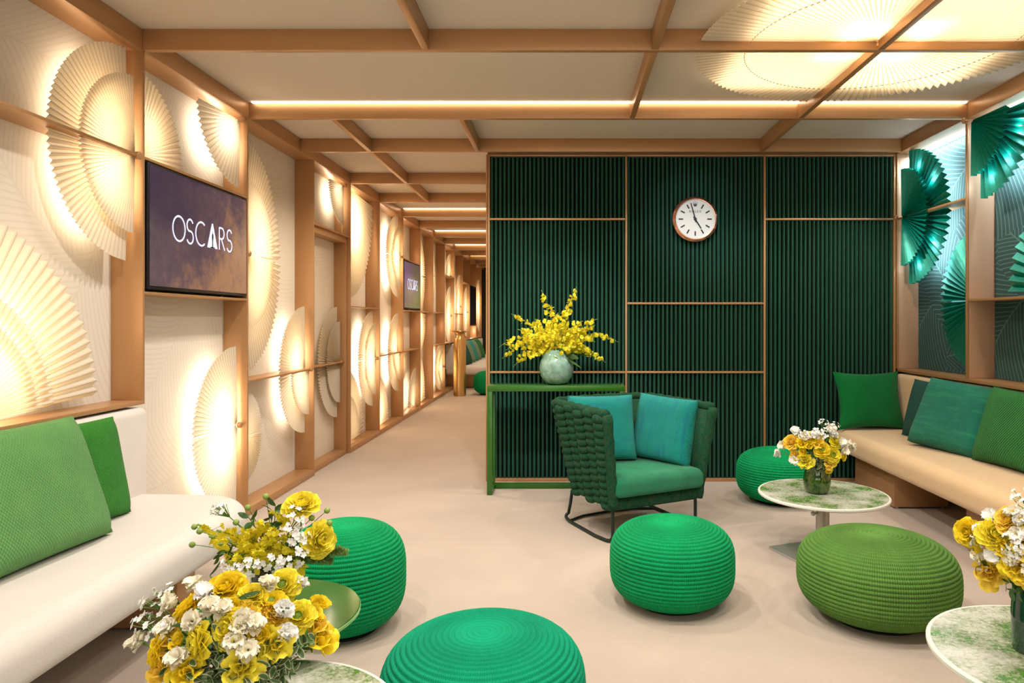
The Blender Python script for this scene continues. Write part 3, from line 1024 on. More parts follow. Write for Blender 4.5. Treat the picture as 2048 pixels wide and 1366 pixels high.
def arc(cx, cy, rx, ry, a0, a1, n=20):
    return [(cx + rx * math.cos(R(a0 + (a1 - a0) * i / n)), cy + ry * math.sin(R(a0 + (a1 - a0) * i / n))) for i in range(n + 1)]


def s_shape(cx, wd):
    top = arc(cx, .735, wd * .47, .245, 25, 250, 16)
    bot = arc(cx, .255, wd * .5, .255, 75, -155, 16)
    return top + bot


def oscars(parent, cy, cz, h, wtot, x):
    bm = bmesh.new()
    wd = 0.075
    items = []
    stroke_list = [(arc(.40, .5, .38, .49, 0, 360, 36)[:-1], True), (s_shape(1.10, .42), False), (arc(1.86, .5, .38, .49, 52, 308, 26), False)]
    stroke_list += [([(3.18, 0), (3.18, .99)], False), ([(3.18, .97)] + arc(3.36, .73, .19, .24, 90, -90, 12) + [(3.18, .49)], False), ([(3.34, .49), (3.60, 0)], False), (s_shape(3.98, .40), False)]
    W = 4.2
    def tr(p):
        return (cy + (p[0] / W - .5) * wtot, cz + (p[1] - .5) * h)
    for pts, cl in stroke_list:
        stroke(bm, [tr(p) for p in pts], wd * h, cl, x)
    for poly in ([(2.28, 0), (2.62, 1.06), (2.70, 1.06), (3.04, 0)],):
        bm.faces.new([bm.verts.new((x, *tr(p))) for p in poly])
    o = finish('lettering', bm, M['glyph'], parent)
    bm = bmesh.new()
    fig = [(2.62, 0), (2.625, .30), (2.60, .45), (2.605, .58), (2.645, .64), (2.645, .72), (2.675, .72), (2.675, .64), (2.715, .58), (2.72, .45), (2.695, .30), (2.70, 0)]
    bm.faces.new([bm.verts.new((x + .001, *tr(p))) for p in fig])
    bm.faces.new([bm.verts.new((x + .001, *tr(p))) for p in [(2.50, 0), (2.50, .05), (2.82, .05), (2.82, 0)]])
    finish('figure_cutout', bm, M['ink'], parent)


def tv(label, y0, y1, z0, z1, scr, text=True):
    t = thing('television', label, 'television', (FL, (y0 + y1) / 2, z0))
    hw, h = (y1 - y0) / 2, z1 - z0
    boxo('casing', M['black_plastic'], -.06, 0.0, -hw, hw, 0, h, 0.004, t)
    bm = bmesh.new()
    box(bm, 0.0005, .0025, -hw + .012, hw - .012, .018, h - .012)
    s = finish('screen', bm, scr, t)
    if text:
        oscars(s, -.0, h * .53, h * .215, hw * 2 * .61, .0045)
    return t


tv('big wall television with white lettering on a purple and brown picture', 3.445, 4.52, 1.462, 2.105, M['screen'])
tv('small far television with lettering, further along the corridor wall', 8.96, 9.97, 1.462, 2.10, M['screen_far'])
tv('black blank screen far down the corridor wall', 15.28, 16.3, 1.22, 2.10, M['screen_off'], False)


# ------------------------------------------------------------------ wall clock
clk = thing('wall_clock', 'round white wall clock with fluted rose-gold rim on the green wall', 'clock', (1.056, YB - .014, 2.12))
RC = 0.182
bm = bmesh.new()
lathe(bm, [(0, 0.0), (RC * .95, 0.0), (RC * .97, .012), (RC * 1.0, .02), (RC * .995, .034), (RC * .90, .048), (RC * .865, .047), (RC * .86, .038)], 240,
      wob=lambda a, z: 1.0 + (0.008 if int(round(a / (2 * PI) * 240)) % 2 else -0.008) * (1 if .01 < z < .0475 else 0))
bmesh.ops.rotate(bm, verts=bm.verts, cent=(0, 0, 0), matrix=Matrix.Rotation(R(90), 3, 'X'))
finish('fluted_rim', bm, M['rose_gold'], clk)
bm = bmesh.new()
lathe(bm, [(RC * .868, .036), (RC * .868, .046), (RC * .845, .044), (RC * .84, .036)], 96)
bmesh.ops.rotate(bm, verts=bm.verts, cent=(0, 0, 0), matrix=Matrix.Rotation(R(90), 3, 'X'))
finish('inner_ring', bm, M['bezel_white'], clk, 40)
bm = bmesh.new()
lathe(bm, [(0, .036), (RC * .845, .036), (RC * .845, .03), (0, .03)], 64)
bmesh.ops.rotate(bm, verts=bm.verts, cent=(0, 0, 0), matrix=Matrix.Rotation(R(90), 3, 'X'))
finish('dial', bm, M['dial'], clk, 40)


def bar(bm, ang, r0, r1, wd, y, th=.002, w1=None):
    d = Vector((math.sin(R(ang)), 0, math.cos(R(ang))))
    n = Vector((d.z, 0, -d.x))
    w1 = wd if w1 is None else w1
    vs = []
    for yy in (y, y - th):
        for r, ww in ((r0, wd), (r1, w1)):
            for s in (-1, 1):
                p = d * r + n * (s * ww / 2)
                vs.append(bm.verts.new((p.x, yy, p.z)))
    for f in ((0, 1, 3, 2), (4, 6, 7, 5), (0, 2, 6, 4), (1, 5, 7, 3), (0, 4, 5, 1), (2, 3, 7, 6)):
        bm.faces.new([vs[i] for i in f])


for k in range(1, 12):
    bm = bmesh.new()
    bar(bm, k * 30, RC * .535, RC * .735, RC * .058, -.0362)
    finish('hour_marker', bm, M['ink'], clk)
bm = bmesh.new()
bar(bm, -15.5, -RC * .14, RC * .73, RC * .062, -.041, .002, RC * .038)
finish('minute_hand', bm, M['ink'], clk)
bm = bmesh.new()
bar(bm, 148, -RC * .13, RC * .49, RC * .066, -.0385, .002, RC * .05)
finish('hour_hand', bm, M['ink'], clk)
bm = bmesh.new()
lathe(bm, [(0, .036), (RC * .065, .036), (RC * .065, .044), (0, .045)], 24)
bmesh.ops.rotate(bm, verts=bm.verts, cent=(0, 0, 0), matrix=Matrix.Rotation(R(90), 3, 'X'))
finish('hand_boss', bm, M['ink'], clk, 40)
bm = bmesh.new()
cz = RC * .56
ring = [(-.055, 0.0), (.055, 0.0), (.07, .05), (.105, .15), (.05, .07), (.055, .19), (.018, .075), (0, .21), (-.018, .075), (-.055, .19), (-.05, .07), (-.105, .15), (-.07, .05)]
ring = [(x * RC, z * RC + cz) for x, z in ring]
cv = bm.verts.new((0, -.0364, cz + .04 * RC))
rv = [bm.verts.new((x, -.0364, z)) for x, z in ring]
for i in range(len(rv)):
    bm.faces.new((cv, rv[i], rv[(i + 1) % len(rv)]))
for x, z in ((.105, .15), (.055, .19), (0, .21), (-.055, .19), (-.105, .15)):
    bmesh.ops.create_circle(bm, cap_ends=True, segments=10, radius=.013 * RC, matrix=Matrix.Translation((x * RC, -.0366, cz + (z + .015) * RC)) @ Matrix.Rotation(R(90), 4, 'X'))
finish('crown_emblem', bm, M['grey_print'], clk)
fc = bpy.data.curves.new('dial_lettering', 'FONT')
fc.body = 'ROLEX'
fc.size = RC * .155
fc.align_x = 'CENTER'
fc.align_y = 'CENTER'
fc.space_character = 1.2
fc.extrude = 0.0003
fc.materials.append(M['grey_print'])
ft = bpy.data.objects.new('dial_text', fc)
C.objects.link(ft)
bpy.context.view_layer.update()
fm = bpy.data.meshes.new_from_object(ft.evaluated_get(bpy.context.evaluated_depsgraph_get()))
bpy.data.objects.remove(ft)
fo = bpy.data.objects.new('dial_lettering', fm)
C.objects.link(fo)
fo.parent = clk
fo.location = (0, -.0366, RC * .335)
fo.rotation_euler = (R(90), 0, 0)


# ------------------------------------------------------------------ poufs
def pouf(label, x, y, rad, h, mat, sx=1.0, sy=1.0, rings=26, rz=0, lean=0.0, belly=0.5, pw=2.6):
    t = thing('pouf', label, 'pouf', (x, y, 0), (0, 0, R(rz)), 'rope poufs')
    # body outline: superellipse, from the foot up over the top
    path = []
    z0 = 0.004
    zm = z0 + (h - z0) * belly
    N = 400
    a_start = -80
    for i in range(N + 1):
        a = R(a_start + (90 - a_start) * i / N)
        c, s = math.cos(a), math.sin(a)
        r = rad * abs(c) ** (2 / pw)
        hh = (h - zm) if s > 0 else (zm - z0)
        z = zm + hh * (1 if s > 0 else -1) * abs(s) ** (2 / pw)
        path.append((r, z))
    path.append((0, h))
    path[0] = (path[0][0], path[0][1])
    # resample by arc length and scallop into coils
    L = [0]
    for p, q in zip(path, path[1:]):
        L.append(L[-1] + math.hypot(q[0] - p[0], q[1] - p[1]))
    tot = L[-1]
    coil = tot / round(tot / 0.018)
    sub = 5
    n = int(round(tot / coil))
    prof = [(0, z0 + .004), (rad * .1, z0 + .004)]
    j = 0
    for i in range(n * sub + 1):
        d = tot * i / (n * sub)
        while j < len(L) - 2 and L[j + 1] < d:
            j += 1
        f = (d - L[j]) / max(1e-9, L[j + 1] - L[j])
        p, q = path[j], path[j + 1]
        r, z = p[0] + (q[0] - p[0]) * f, p[1] + (q[1] - p[1]) * f
        tx, tz = q[0] - p[0], q[1] - p[1]
        l = math.hypot(tx, tz) or 1
        nx, nz = tz / l, -tx / l
        ph = (i % sub) / sub
        b = 0.0072 * (abs(math.sin(PI * ph)) ** .6) - .006
        prof.append((max(0, r + nx * b), z + nz * b))
    prof[-1] = (0, h - .004)
    bm = bmesh.new()
    lathe(bm, prof, 96, sx, sy)
    if lean:
        for v in bm.verts:
            v.co.z += lean * v.co.x * max(0, v.co.z) / h
    finish('coiled_cover', bm, mat, t, 179)
    bm = bmesh.new()
    lathe(bm, [(0, 0), (rad * .56, 0), (rad * .56, z0 + .004), (0, z0 + .004)], 48, sx, sy)
    finish('base_plate', bm, M['rubber'], t, 40)
    return t


pouf('tall emerald rope pouf behind the bouquet on the green table', -0.935, 2.90, .258, .44, M['pouf_emerald'], pw=3.0)
pouf('teal-green rope pouf at the bottom middle, nearest the camera', -0.24, 2.04, .305, .372, M['pouf_teal'], pw=3.3)
pouf('emerald rope pouf standing in front of the woven armchair', 0.50, 3.17, .287, .372, M['pouf_emerald'], pw=3.1)
pouf('wide grass-green oval rope pouf in front of the speckled table', 1.372, 3.0, .334, .372, M['pouf_lime'], 1.0, .97, pw=2.8)
pouf('emerald rope pouf by the green wall, half behind the speckled table', 1.56, 4.95, .305, .375, M['pouf_emerald'], pw=2.9)
pouf('green rope pouf cut by the bottom edge at the right', 0.885, 1.56, .30, .37, M['pouf_emerald'], pw=2.7)
pouf('small emerald rope pouf far down the corridor', -1.33, 12.1, .28, .42, M['pouf_emerald'], pw=2.7)


# ------------------------------------------------------------------ benches
def bench(label, mat, seat_poly, seat_r, back, zs=.45, thick=.17, pedestals=(), bev=.075):
    t = thing('bench', label, 'bench')
    bm = bmesh.new()
    P = round_poly(seat_poly, seat_r, 10)
    prism(bm, P, zs - thick, zs, bev, bev * .7, 8)
    finish('seat', bm, mat, t, 50)
    x0, x1, y0, y1, z1 = back
    bm = bmesh.new()
    box(bm, x0, x1, y0, y1, zs - .08, z1, .035, 5)
    finish('backrest', bm, mat, t, 50)
    for (a, b, c, d) in pedestals:
        boxo('pedestal', M['bronze'], a, b, c, d, 0.012, zs - thick + .02, .004, t)
        bm = bmesh.new()
        for xx in (a + .03, b - .03):
            for yy in (c + .02, d - .02):
                bmesh.ops.create_cone(bm, cap_ends=True, segments=12, radius1=.012, radius2=.012, depth=.014, matrix=Matrix.Translation((xx, yy, .006)))
        finish('glide', bm, M['steel'], t)
    return t


bench('long ivory velvet bench along the left wall', M['white_velvet'],
      [(-2.20, 0.2), (-1.47, 0.2), (-1.47, 3.40), (-2.20, 3.42)], [.05, .05, .56, .05], (-2.24, -2.075, 0.2, 3.415, .872),
      pedestals=((-2.15, -1.62, 2.86, 3.0), (-2.15, -1.62, 1.2, 1.34)))
bench('long tan suede bench along the right wall', M['tan_suede'],
      [(2.14, 0.4), (2.80, 0.4), (2.80, 5.51), (2.14, 5.51)], [.05, .05, .04, .16], (2.665, 2.84, 0.4, 5.51, .878),
      pedestals=((2.28, 2.66, 4.72, 5.35), (2.28, 2.66, 3.3, 3.87), (2.28, 2.66, 1.6, 2.2)))
bench('far ivory bench along the corridor wall beyond the gold pedestal', M['white_velvet'],
      [(-2.24, 12.9), (-1.45, 12.9), (-1.45, 17.5), (-2.24, 17.5)], [.05, .3, .05, .05], (-2.25, -2.08, 12.9, 17.5, .87),
      pedestals=((-2.15, -1.58, 13.3, 13.6), (-2.15, -1.58, 15.3, 15.6)))


# ------------------------------------------------------------------ cushions
def cushion_mesh(wd, h, th, pinch=.07, n=22, power=2.6, gusset=0.0):
    bm = bmesh.new()
    for s in (-1, 1):
        G = []
        for j in range(n + 1):
            row = []
            for i in range(n + 1):
                u = -1 + 2 * i / n
                v = -1 + 2 * j / n
                # sides bow in between the pulled corners
                x = u * (1 - pinch * (1 - v * v) * abs(u) ** 3) * wd / 2
                z = v * (1 - pinch * (1 - u * u) * abs(v) ** 3) * h / 2 + h / 2
                f = (max(0, 1 - abs(u) ** power) * max(0, 1 - abs(v) ** power)) ** .55
                y = s * (th / 2 * f * (1 + .06 * mnoise.noise(Vector((u * 1.7, v * 1.7, s * 3.1 + wd * 9)))) + gusset / 2)
                row.append(bm.verts.new((x, y, z)))
            G.append(row)
        for j in range(n):
            for i in range(n):
                q = (G[j][i], G[j][i + 1], G[j + 1][i + 1], G[j + 1][i])
                bm.faces.new(q if s < 0 else q[::-1])
        if s < 0:
            G0 = G
    if gusset > 0:
        def rim(G):
            return [G[0][i] for i in range(n)] + [G[j][n] for j in range(n)] + [G[n][i] for i in range(n, 0, -1)] + [G[j][0] for j in range(n, 0, -1)]
        a, b = rim(G0), rim(G)
        for k in range(len(a)):
            bm.faces.new((a[k], a[(k + 1) % len(a)], b[(k + 1) % len(a)], b[k]))
    else:
        bmesh.ops.remove_doubles(bm, verts=bm.verts, dist=1e-5)
    return bm


def cushion(label, loc, wd, h, th, mat, rz, tilt, roll=0, group=None, pinch=.06, power=2.6, gusset=0.0):
    """rz: heading of its face (0 faces the camera, -Y); tilt: leans back"""
    o = finish('cushion', cushion_mesh(wd, h, th, pinch, 24, power, gusset), mat, None, 60)
    o.location = loc
    o.rotation_mode = 'XYZ'
    Mx = Matrix.Rotation(R(rz), 3, 'Z') @ Matrix.Rotation(R(-tilt), 3, 'X') @ Matrix.Rotation(R(roll), 3, 'Y')
    o.rotation_euler = Mx.to_euler('XYZ')
    return tag(o, label, 'cushion', group)


GL = 'cushions on the ivory bench'
cushion('big sage-green knitted cushion at the left edge of the ivory bench', (-1.835, 2.39, .455), .66, .49, .15, M['k_sage'], 86, 20, 0, GL, gusset=.035, power=5, pinch=.03)
cushion('smaller grass-green knitted cushion behind the big sage one', (-1.965, 2.80, .452), .46, .43, .11, M['k_grass'], 82, 12, 0, GL, gusset=.03, power=5, pinch=.03)
GR = 'cushions on the tan bench'
cushion('plain emerald cushion standing against the green wall on the tan bench', (2.41, 5.33, .452), .54, .46, .15, M['k_emerald'], 4, 14, 0, GR, pinch=.10)
cushion('dark teal cushion tucked behind the streaked one on the tan bench', (2.56, 4.86, .452), .48, .43, .14, M['k_dteal'], -80, 15, 0, GR)
cushion('teal streaked woven cushion in the middle of the tan bench', (2.47, 4.43, .455), .56, .47, .14, M['k_teal'], -68, 24, 4, GR, gusset=.05, power=5, pinch=.03)
cushion('bottle-green chunky knit cushion at the right picture edge', (2.53, 3.90, .452), .58, .47, .16, M['k_green'], -84, 18, 0, GR, power=4)
GF = 'cushions on the far bench'
for (lab, y, m) in (('teal cushion at the near end of the far bench', 13.25, 'k_dteal'), ('grey-green cushion leaning next to the teal one on the far bench', 13.75, 'k_grey'),
                    ('bright teal cushion in the middle of the far bench', 14.25, 'k_aqua'), ('second grey-green cushion on the far bench', 14.75, 'k_grey'), ('bottle-green cushion farthest along the far bench', 15.5, 'k_green')):
    cushion(lab, (-1.86, y, .452), .52, .48, .17, M[m], 80, 22, 0, GF)


# ------------------------------------------------------------------ tables
def disc(bm, r, z0, z1, bev, seg=72):
    lathe(bm, [(0, z0), (r - bev, z0), (r, z0 + bev * .8), (r, z1 - bev * .6), (r - bev * .6, z1), (0, z1)], seg)


def side_table(label, x, y, r, h, top='speckle', rz=20, knobbed=True):
    t = thing('side_table', label, 'table', (x, y, 0), (0, 0, R(rz)))
    if top == 'speckle':
        bm = bmesh.new()
        disc(bm, r, h - .018, h - .001, .006)
        finish('table_rim', bm, M['table_rim'], t, 40)
        bm = bmesh.new()
        disc(bm, r - .012, h - .003, h, .001)
        finish('tabletop', bm, M['speckle'], t, 40)
    else:
        bm = bmesh.new()
        disc(bm, r, h - .016, h, .003)
        finish('tabletop', bm, [M['green_glass']], t, 40)
        bm = bmesh.new()
        lathe(bm, [(r - .001, h - .014), (r + .0015, h - .012), (r + .0015, h - .004), (r - .001, h - .002)], 72)
        finish('glass_edge', bm, M['glass_edge'], t, 40)
    bm = bmesh.new()
    lathe(bm, [(0, .012), (.036, .012), (.036, h - .085), (0, h - .085)], 28)
    finish('column', bm, M['steel'], t, 40)
    bm = bmesh.new()
    lathe(bm, [(0, h - .086), (.026, h - .086), (.026, h - .03), (.07, h - .026), (.07, h - .018), (0, h - .018)], 28)
    finish('inner_tube', bm, M['steel'], t, 40)
    if knobbed:
        bm = bmesh.new()
        tube(bm, [(-.034, 0, h - .11), (-.06, 0, h - .11)], .006, 8)
        bmesh.ops.create_uvsphere(bm, u_segments=12, v_segments=8, radius=.013, matrix=Matrix.Translation((-.064, 0, h - .11)))
        finish('clamp_knob', bm, M['steel'], t, 40)
    bm = bmesh.new()
    prism(bm, round_poly(rect(-.21, .21, -.21, .21), [.02] * 4, 4), 0, .012, .003, 0)
    finish('base_plate', bm, M['steel'], t, 40)
    return t


T1 = (1.432, 3.78, .35)
T2 = (1.36, 1.82, .40)
T3 = (-.72, 1.53, .37)
T4 = (-.865, 1.99, .45)
side_table('round speckled green and white table between the poufs and the tan bench', T1[0], T1[1], .345, T1[2], rz=20)
side_table('round speckled white table cut by the right picture edge', T2[0], T2[1], .35, T2[2], rz=10)
side_table('low round speckled table under the front bouquet at the bottom left', T3[0], T3[1], .35, T3[2], rz=35)
side_table('round glossy green table beside the tall emerald pouf', T4[0], T4[1], .26, T4[2], 'glass', rz=15)

# console table against the green wall
cs = thing('console_table', 'narrow green lacquered console table against the green wall', 'console table', (-.06, 5.21, 0))
hw, hd, hh, s = .515, .12, .815, .04
for sx in (-1, 1):
    for sy in (-1, 1):
        x = sx * (hw - s / 2)
        y = sy * (hd - s / 2)
        boxo('leg', M['green_lacquer'], x - s / 2, x + s / 2, y - s / 2, y + s / 2, 0, hh - s, .002, cs)
    boxo('side_runner', M['green_lacquer'], sx * (hw - s / 2) - s / 2, sx * (hw - s / 2) + s / 2, -hd + s, hd - s, 0, s, .002, cs)
boxo('back_runner', M['green_lacquer'], -hw + s, hw - s, hd - s, hd, 0, s, .002, cs)
for sy in (-1, 1):
    boxo('top_rail', M['green_lacquer'], -hw, hw, sy * (hd - s / 2) - s / 2, sy * (hd - s / 2) + s / 2, hh - s, hh, .002, cs)
for sx in (-1, 1):
    boxo('end_rail', M['green_lacquer'], sx * (hw - s / 2) - s / 2, sx * (hw - s / 2) + s / 2, -hd + s, hd - s, hh - s, hh, .002, cs)
boxo('glass_top', M['green_glass'], -hw + .012, hw - .012, -hd + .012, hd - .012, hh - .004, hh + .002, .001, cs)

# gold pedestal with a flared head, far down the corridor
pd = thing('gold_pedestal', 'tall round gold pedestal standing at the corridor wall', 'pedestal', (-1.81, 11.85, 0))
bm = bmesh.new()
lathe(bm, [(0, 0), (.108, 0), (.108, .99), (.103, 1.0), (0, 1.0)], 48)
finish('column', bm, M['gold'], pd, 40)
cu = thing('gold_bowl', 'small flared gold bowl on top of the gold pedestal', 'bowl', (-1.81, 11.85, 1.0))
bm = bmesh.new()
lathe(bm, [(0, 0), (.09, 0), (.085, .012), (.07, .04), (.07, .06), (.10, .10), (.15, .125), (.148, .13), (.09, .105), (.05, .08), (0, .075)], 40)
finish('bowl', bm, M['gold'], cu, 40)

# ------------------------------------------------------------------ woven armchair
ch = thing('woven_armchair', 'dark green chunky woven armchair on a thin steel sled base', 'armchair', (.42, 4.38, 0), (0, 0, R(27)))


def u_path(hx, yf, yb, r, n=120):
    """open plan path: front left, round the back, front right; evenly spaced"""
    P = [Vector((-hx, yf)), Vector((-hx, yb - r))]
    P += [Vector((q.x, q.y)) for q in bez((-hx, yb - r, 0), (-hx, yb, 0), (-hx + r, yb, 0), 10)]
    P += [Vector((q.x, q.y)) for q in bez((hx - r, yb, 0), (hx, yb, 0), (hx, yb - r, 0), 10)]
    P += [Vector((hx, yf))]
    L = [0]
    for p, q in zip(P, P[1:]):
        L.append(L[-1] + (q - p).length)
    out = []
    j = 0
    for i in range(n + 1):
        d = L[-1] * i / n
        while j < len(L) - 2 and L[j + 1] < d:
            j += 1
        f = (d - L[j]) / max(1e-9, L[j + 1] - L[j])
        out.append(P[j].lerp(P[j + 1], f))
    return out, L[-1]


NR = 13
COLS = 17
z_lo, z_hi = .225, .745
bm = bmesh.new()
for r_i in range(NR):
    f = r_i / (NR - 1)
    z = z_lo + (z_hi - z_lo) * f
    hx, yf, yb = .305 + .075 * f, -.30 - .055 * f, .27 + .12 * f
    path, tot = u_path(hx, yf, yb, .17, COLS * 10)
    pts, rad = [], []
    n = len(path)
    for i, p in enumerate(path):
        a = path[max(0, i - 1)]
        b = path[min(n - 1, i + 1)]
        t = (b - a).normalized()
        nr = Vector((-t.y, t.x))
        u = i / (n - 1) * COLS
        bul = abs(math.sin(PI * u)) ** .6
        colp = int(min(u, COLS - 1e-6))
        up = (.25 if colp % 2 else -.25) * (z_hi - z_lo) / (NR - 1) * math.sin(PI * (u - colp)) ** .5
        off = .016 * bul
        pts.append((p.x + nr.x * off, p.y + nr.y * off, z + up))
        rad.append(.0135 + .0145 * bul)
    tube(bm, pts, rad, 10)
finish('woven_shell', bm, M['melange'], ch, 179)
# backing skin so that nothing shows through the weave, and rolled rims
bm = bmesh.new()
rows = []
for f in (0, .5, 1):
    path, _ = u_path(.305 + .075 * f - .006, -.30 - .055 * f, .27 + .12 * f - .006, .17, 60)
    rows.append([bm.verts.new((p.x, p.y, z_lo + (z_hi - z_lo) * f)) for p in path])
for A, B in zip(rows, rows[1:]):
    for i in range(60):
        bm.faces.new((A[i], A[i + 1], B[i + 1], B[i]))
sk = finish('shell_lining', bm, M['melange'], ch, 179)
sm = sk.modifiers.new('thick', 'SOLIDIFY')
sm.thickness = .02
bm = bmesh.new()
path, _ = u_path(.382, -.357, .392, .17, 100)
pts = []
rad = []
for i, p in enumerate(path):
    pts.append((p.x, p.y, z_hi + .022))
    rad.append(.027 + .003 * math.sin(i * 1.3))
tube(bm, pts, rad, 10)
for sx in (-1, 1):
    e = [(sx * (.305 + .075 * f), -.30 - .055 * f - .008, z_lo - .02 + (z_hi + .04 - z_lo) * f) for f in [k / 14 for k in range(15)]]
    tube(bm, e, [.030 + .003 * math.sin(k * 2.1) for k in range(15)], 10)
finish('rolled_edge', bm, M['melange'], ch, 179)
bm = bmesh.new()
P = round_poly(rect(-.315, .315, -.325, .26), [.04, .04, .16, .16], 6)
prism(bm, P, .192, .274, .03, .03, 5)
finish('seat_base', bm, M['melange'], ch, 50)
bm = bmesh.new()
P = round_poly(rect(-.322, .322, -.375, .30), [.06, .06, .14, .14], 8)
prism(bm, P, .275, .388, .05, .035, 7)
for v in bm.verts:
    if v.co.z > .33:
        v.co.z += .018 * max(0, 1 - (v.co.x / .35) ** 2)
finish('seat_cushion', bm, M['k_seat'], ch, 60)
for sx in (-1, 1):
    bm = bmesh.new()
    x = sx * .30
    xo = sx * .335
    pts = [(x, -.29, .20), (x, -.29, .10), (x, -.29, .04), (x + sx * .008, -.282, .018), (x + sx * .02, -.25, .011), (xo, -.15, .011), (xo, .14, .011)]
    pts += [tuple(q) for q in bez((xo, .14, .011), (xo, .30, .011), (x, .27, .04), 6)][1:] + [(x, .24, .12), (x, .22, .20)]
    tube(bm, pts, .0105, 10)
    finish('sled_leg', bm, M['black_metal'], ch, 60)
bm = bmesh.new()
tube(bm, [(-.325, .20, .011), (-.2, .255, .011), (0, .27, .011), (.2, .255, .011), (.325, .20, .011)], .009, 8)
finish('rear_bar', bm, M['black_metal'], ch, 60)


def chair_pt(x, y, z):
    a = R(27)
    return (.42 + x * math.cos(a) - y * math.sin(a), 4.38 + x * math.sin(a) + y * math.cos(a), z)


GA = 'aqua cushions in the armchair'
cushion('aqua cushion with sideways streaks leaning in the left corner of the armchair', chair_pt(-.14, .085, .40), .43, .42, .12, M['k_aqua'], 12, 14, 0, GA, pinch=.03, gusset=.05, power=5)
cushion('aqua cushion with upright streaks leaning on the right arm of the armchair', chair_pt(.185, -.06, .395), .43, .42, .12, M['k_aqua2'], -40, 14, 3, GA, pinch=.03, gusset=.05, power=5)


# ------------------------------------------------------------------ flowers
def petal(bm, Mx, L, W, cup=.4, curl=.3, ruff=0.0, nu=5, nv=4, seed=0.0, edge_layer=None, matidx=0, tip=.55):
    G = []
    for j in range(nu + 1):
        v = j / nu
        wv = W * (math.sin(PI * min(1, (v * .86 + .09))) ** tip) * .5
        row = []
        for i in range(nv + 1):
            u = -1 + 2 * i / nv
            x = u * wv
            y = L * v
            z = cup * wv * u * u * 1.1 + curl * L * v * v + ruff * W * math.sin(u * 5 + seed) * v * v
            row.append(bm.verts.new(Mx @ Vector((x, y, z))))
        G.append(row)
    for j in range(nu):
        for i in range(nv):
            f = bm.faces.new((G[j][i], G[j][i + 1], G[j + 1][i + 1], G[j + 1][i]))
            f.material_index = matidx
    return G


def bloom_ranunculus(seed, n_rings=6, rad=.034, open_=1.0, skip=0):
    rd = random.Random(seed)
    bm = bmesh.new()
    for k in range(skip, n_rings):
        f = k / (n_rings - 1)
        n = 6 + k
        for i in range(n):
            a = 2 * PI * i / n + k * .7 + rd.uniform(-.15, .15)
            tilt = R(84 - 72 * f * open_ + rd.uniform(-7, 7))
            L = rad * (.42 + .62 * f) * rd.uniform(.92, 1.08)
            Mx = Matrix.Rotation(a, 4, 'Z') @ Matrix.Translation((0, rad * (.10 + .08 * f), .004 - .004 * f)) @ Matrix.Rotation(tilt, 4, 'X')
            petal(bm, Mx, L, L * 1.15, .5, .10 - .28 * f * open_ + .3 * (1 - f), .05, 4, 4, rd.uniform(0, 6))
    return bm


def bloom_rose(seed, rad=.034):
    rd = random.Random(seed)
    bm = bmesh.new()
    for k in range(18):
        f = k / 17
        a = k * 2.4
        tilt = R(90 - 50 * f ** 1.4)
        L = rad * (.75 + .42 * f)
        Mx = Matrix.Rotation(a, 4, 'Z') @ Matrix.Translation((0, rad * (.05 + .34 * f), -.002)) @ Matrix.Rotation(tilt, 4, 'X')
        petal(bm, Mx, L, L * (1.0 + .25 * f), -.65 + .2 * f, -.28 * f + .12, .03, 5, 5, rd.uniform(0, 6))
    return bm


def bloom_sweetpea(seed, rad=.03):
    rd = random.Random(seed)
    bm = bmesh.new()
    for q in range(2):
        oz = q * rad * .35
        for (a, tilt, L, W, ruff) in ((-.55, 60, 1.0, 1.3, .16), (.55, 60, 1.0, 1.3, .16), (0, 72, 1.05, 1.2, .14), (2.5, 40, .8, .9, .12), (-2.5, 40, .8, .9, .12), (PI, 62, .6, .6, .1), (1.5, 30, .85, 1.0, .15), (-1.5, 30, .85, 1.0, .15)):
            Mx = Matrix.Rotation(a + q * 1.9 + rd.uniform(-.3, .3), 4, 'Z') @ Matrix.Translation((0, rad * .08, oz)) @ Matrix.Rotation(R(tilt + rd.uniform(-12, 12)), 4, 'X')
            petal(bm, Mx, rad * L, rad * W, .25, -.18, ruff, 5, 6, rd.uniform(0, 6), tip=.4)
    return bm


def floret5(bm, Mx, r, n=5, mi=0):
    for i in range(n):
        m2 = Mx @ Matrix.Rotation(2 * PI * i / n, 4, 'Z') @ Matrix.Rotation(R(22), 4, 'X')
        petal(bm, m2, r, r * .95, .2, -.1, 0, 2, 2, 0, None, mi, .5)


def orient(d, twist=0.0):
    return Vector(d).to_track_quat('Z', 'Y').to_matrix().to_4x4() @ Matrix.Rotation(twist, 4, 'Z')


BL = {}


def bloom_data(kind, v):
    key = (kind, v)
    if key in BL:
        return BL[key]
    if kind == 'ranunculus':
        bm, m = bloom_ranunculus(v, 6, .036), M[['yellow_petal', 'lemon_petal', 'gold_petal', 'yellow_petal'][v % 4]]
    elif kind == 'ranunculus_open':
        bm, m = bloom_ranunculus(v, 6, .037, 1.1, 2), M[['yellow_petal', 'lemon_petal', 'lemon_petal', 'yellow_petal'][v % 4]]
    elif kind == 'rose':
        bm, m = bloom_rose(v, .031), M[['gold_petal', 'yellow_petal', 'gold_petal', 'lemon_petal'][v % 4]]
    elif kind == 'bud':
        bm, m = bloom_ranunculus(v, 4, .026, .45), M['yellow_petal']
    elif kind == 'sweetpea':
        bm, m = bloom_sweetpea(v, .031), M[['white_petal', 'cream_petal'][v % 2]]
    o = finish('bloom', bm, m, None, 179)
    me = o.data
    bpy.data.objects.remove(o)
    BL[key] = me
    return me


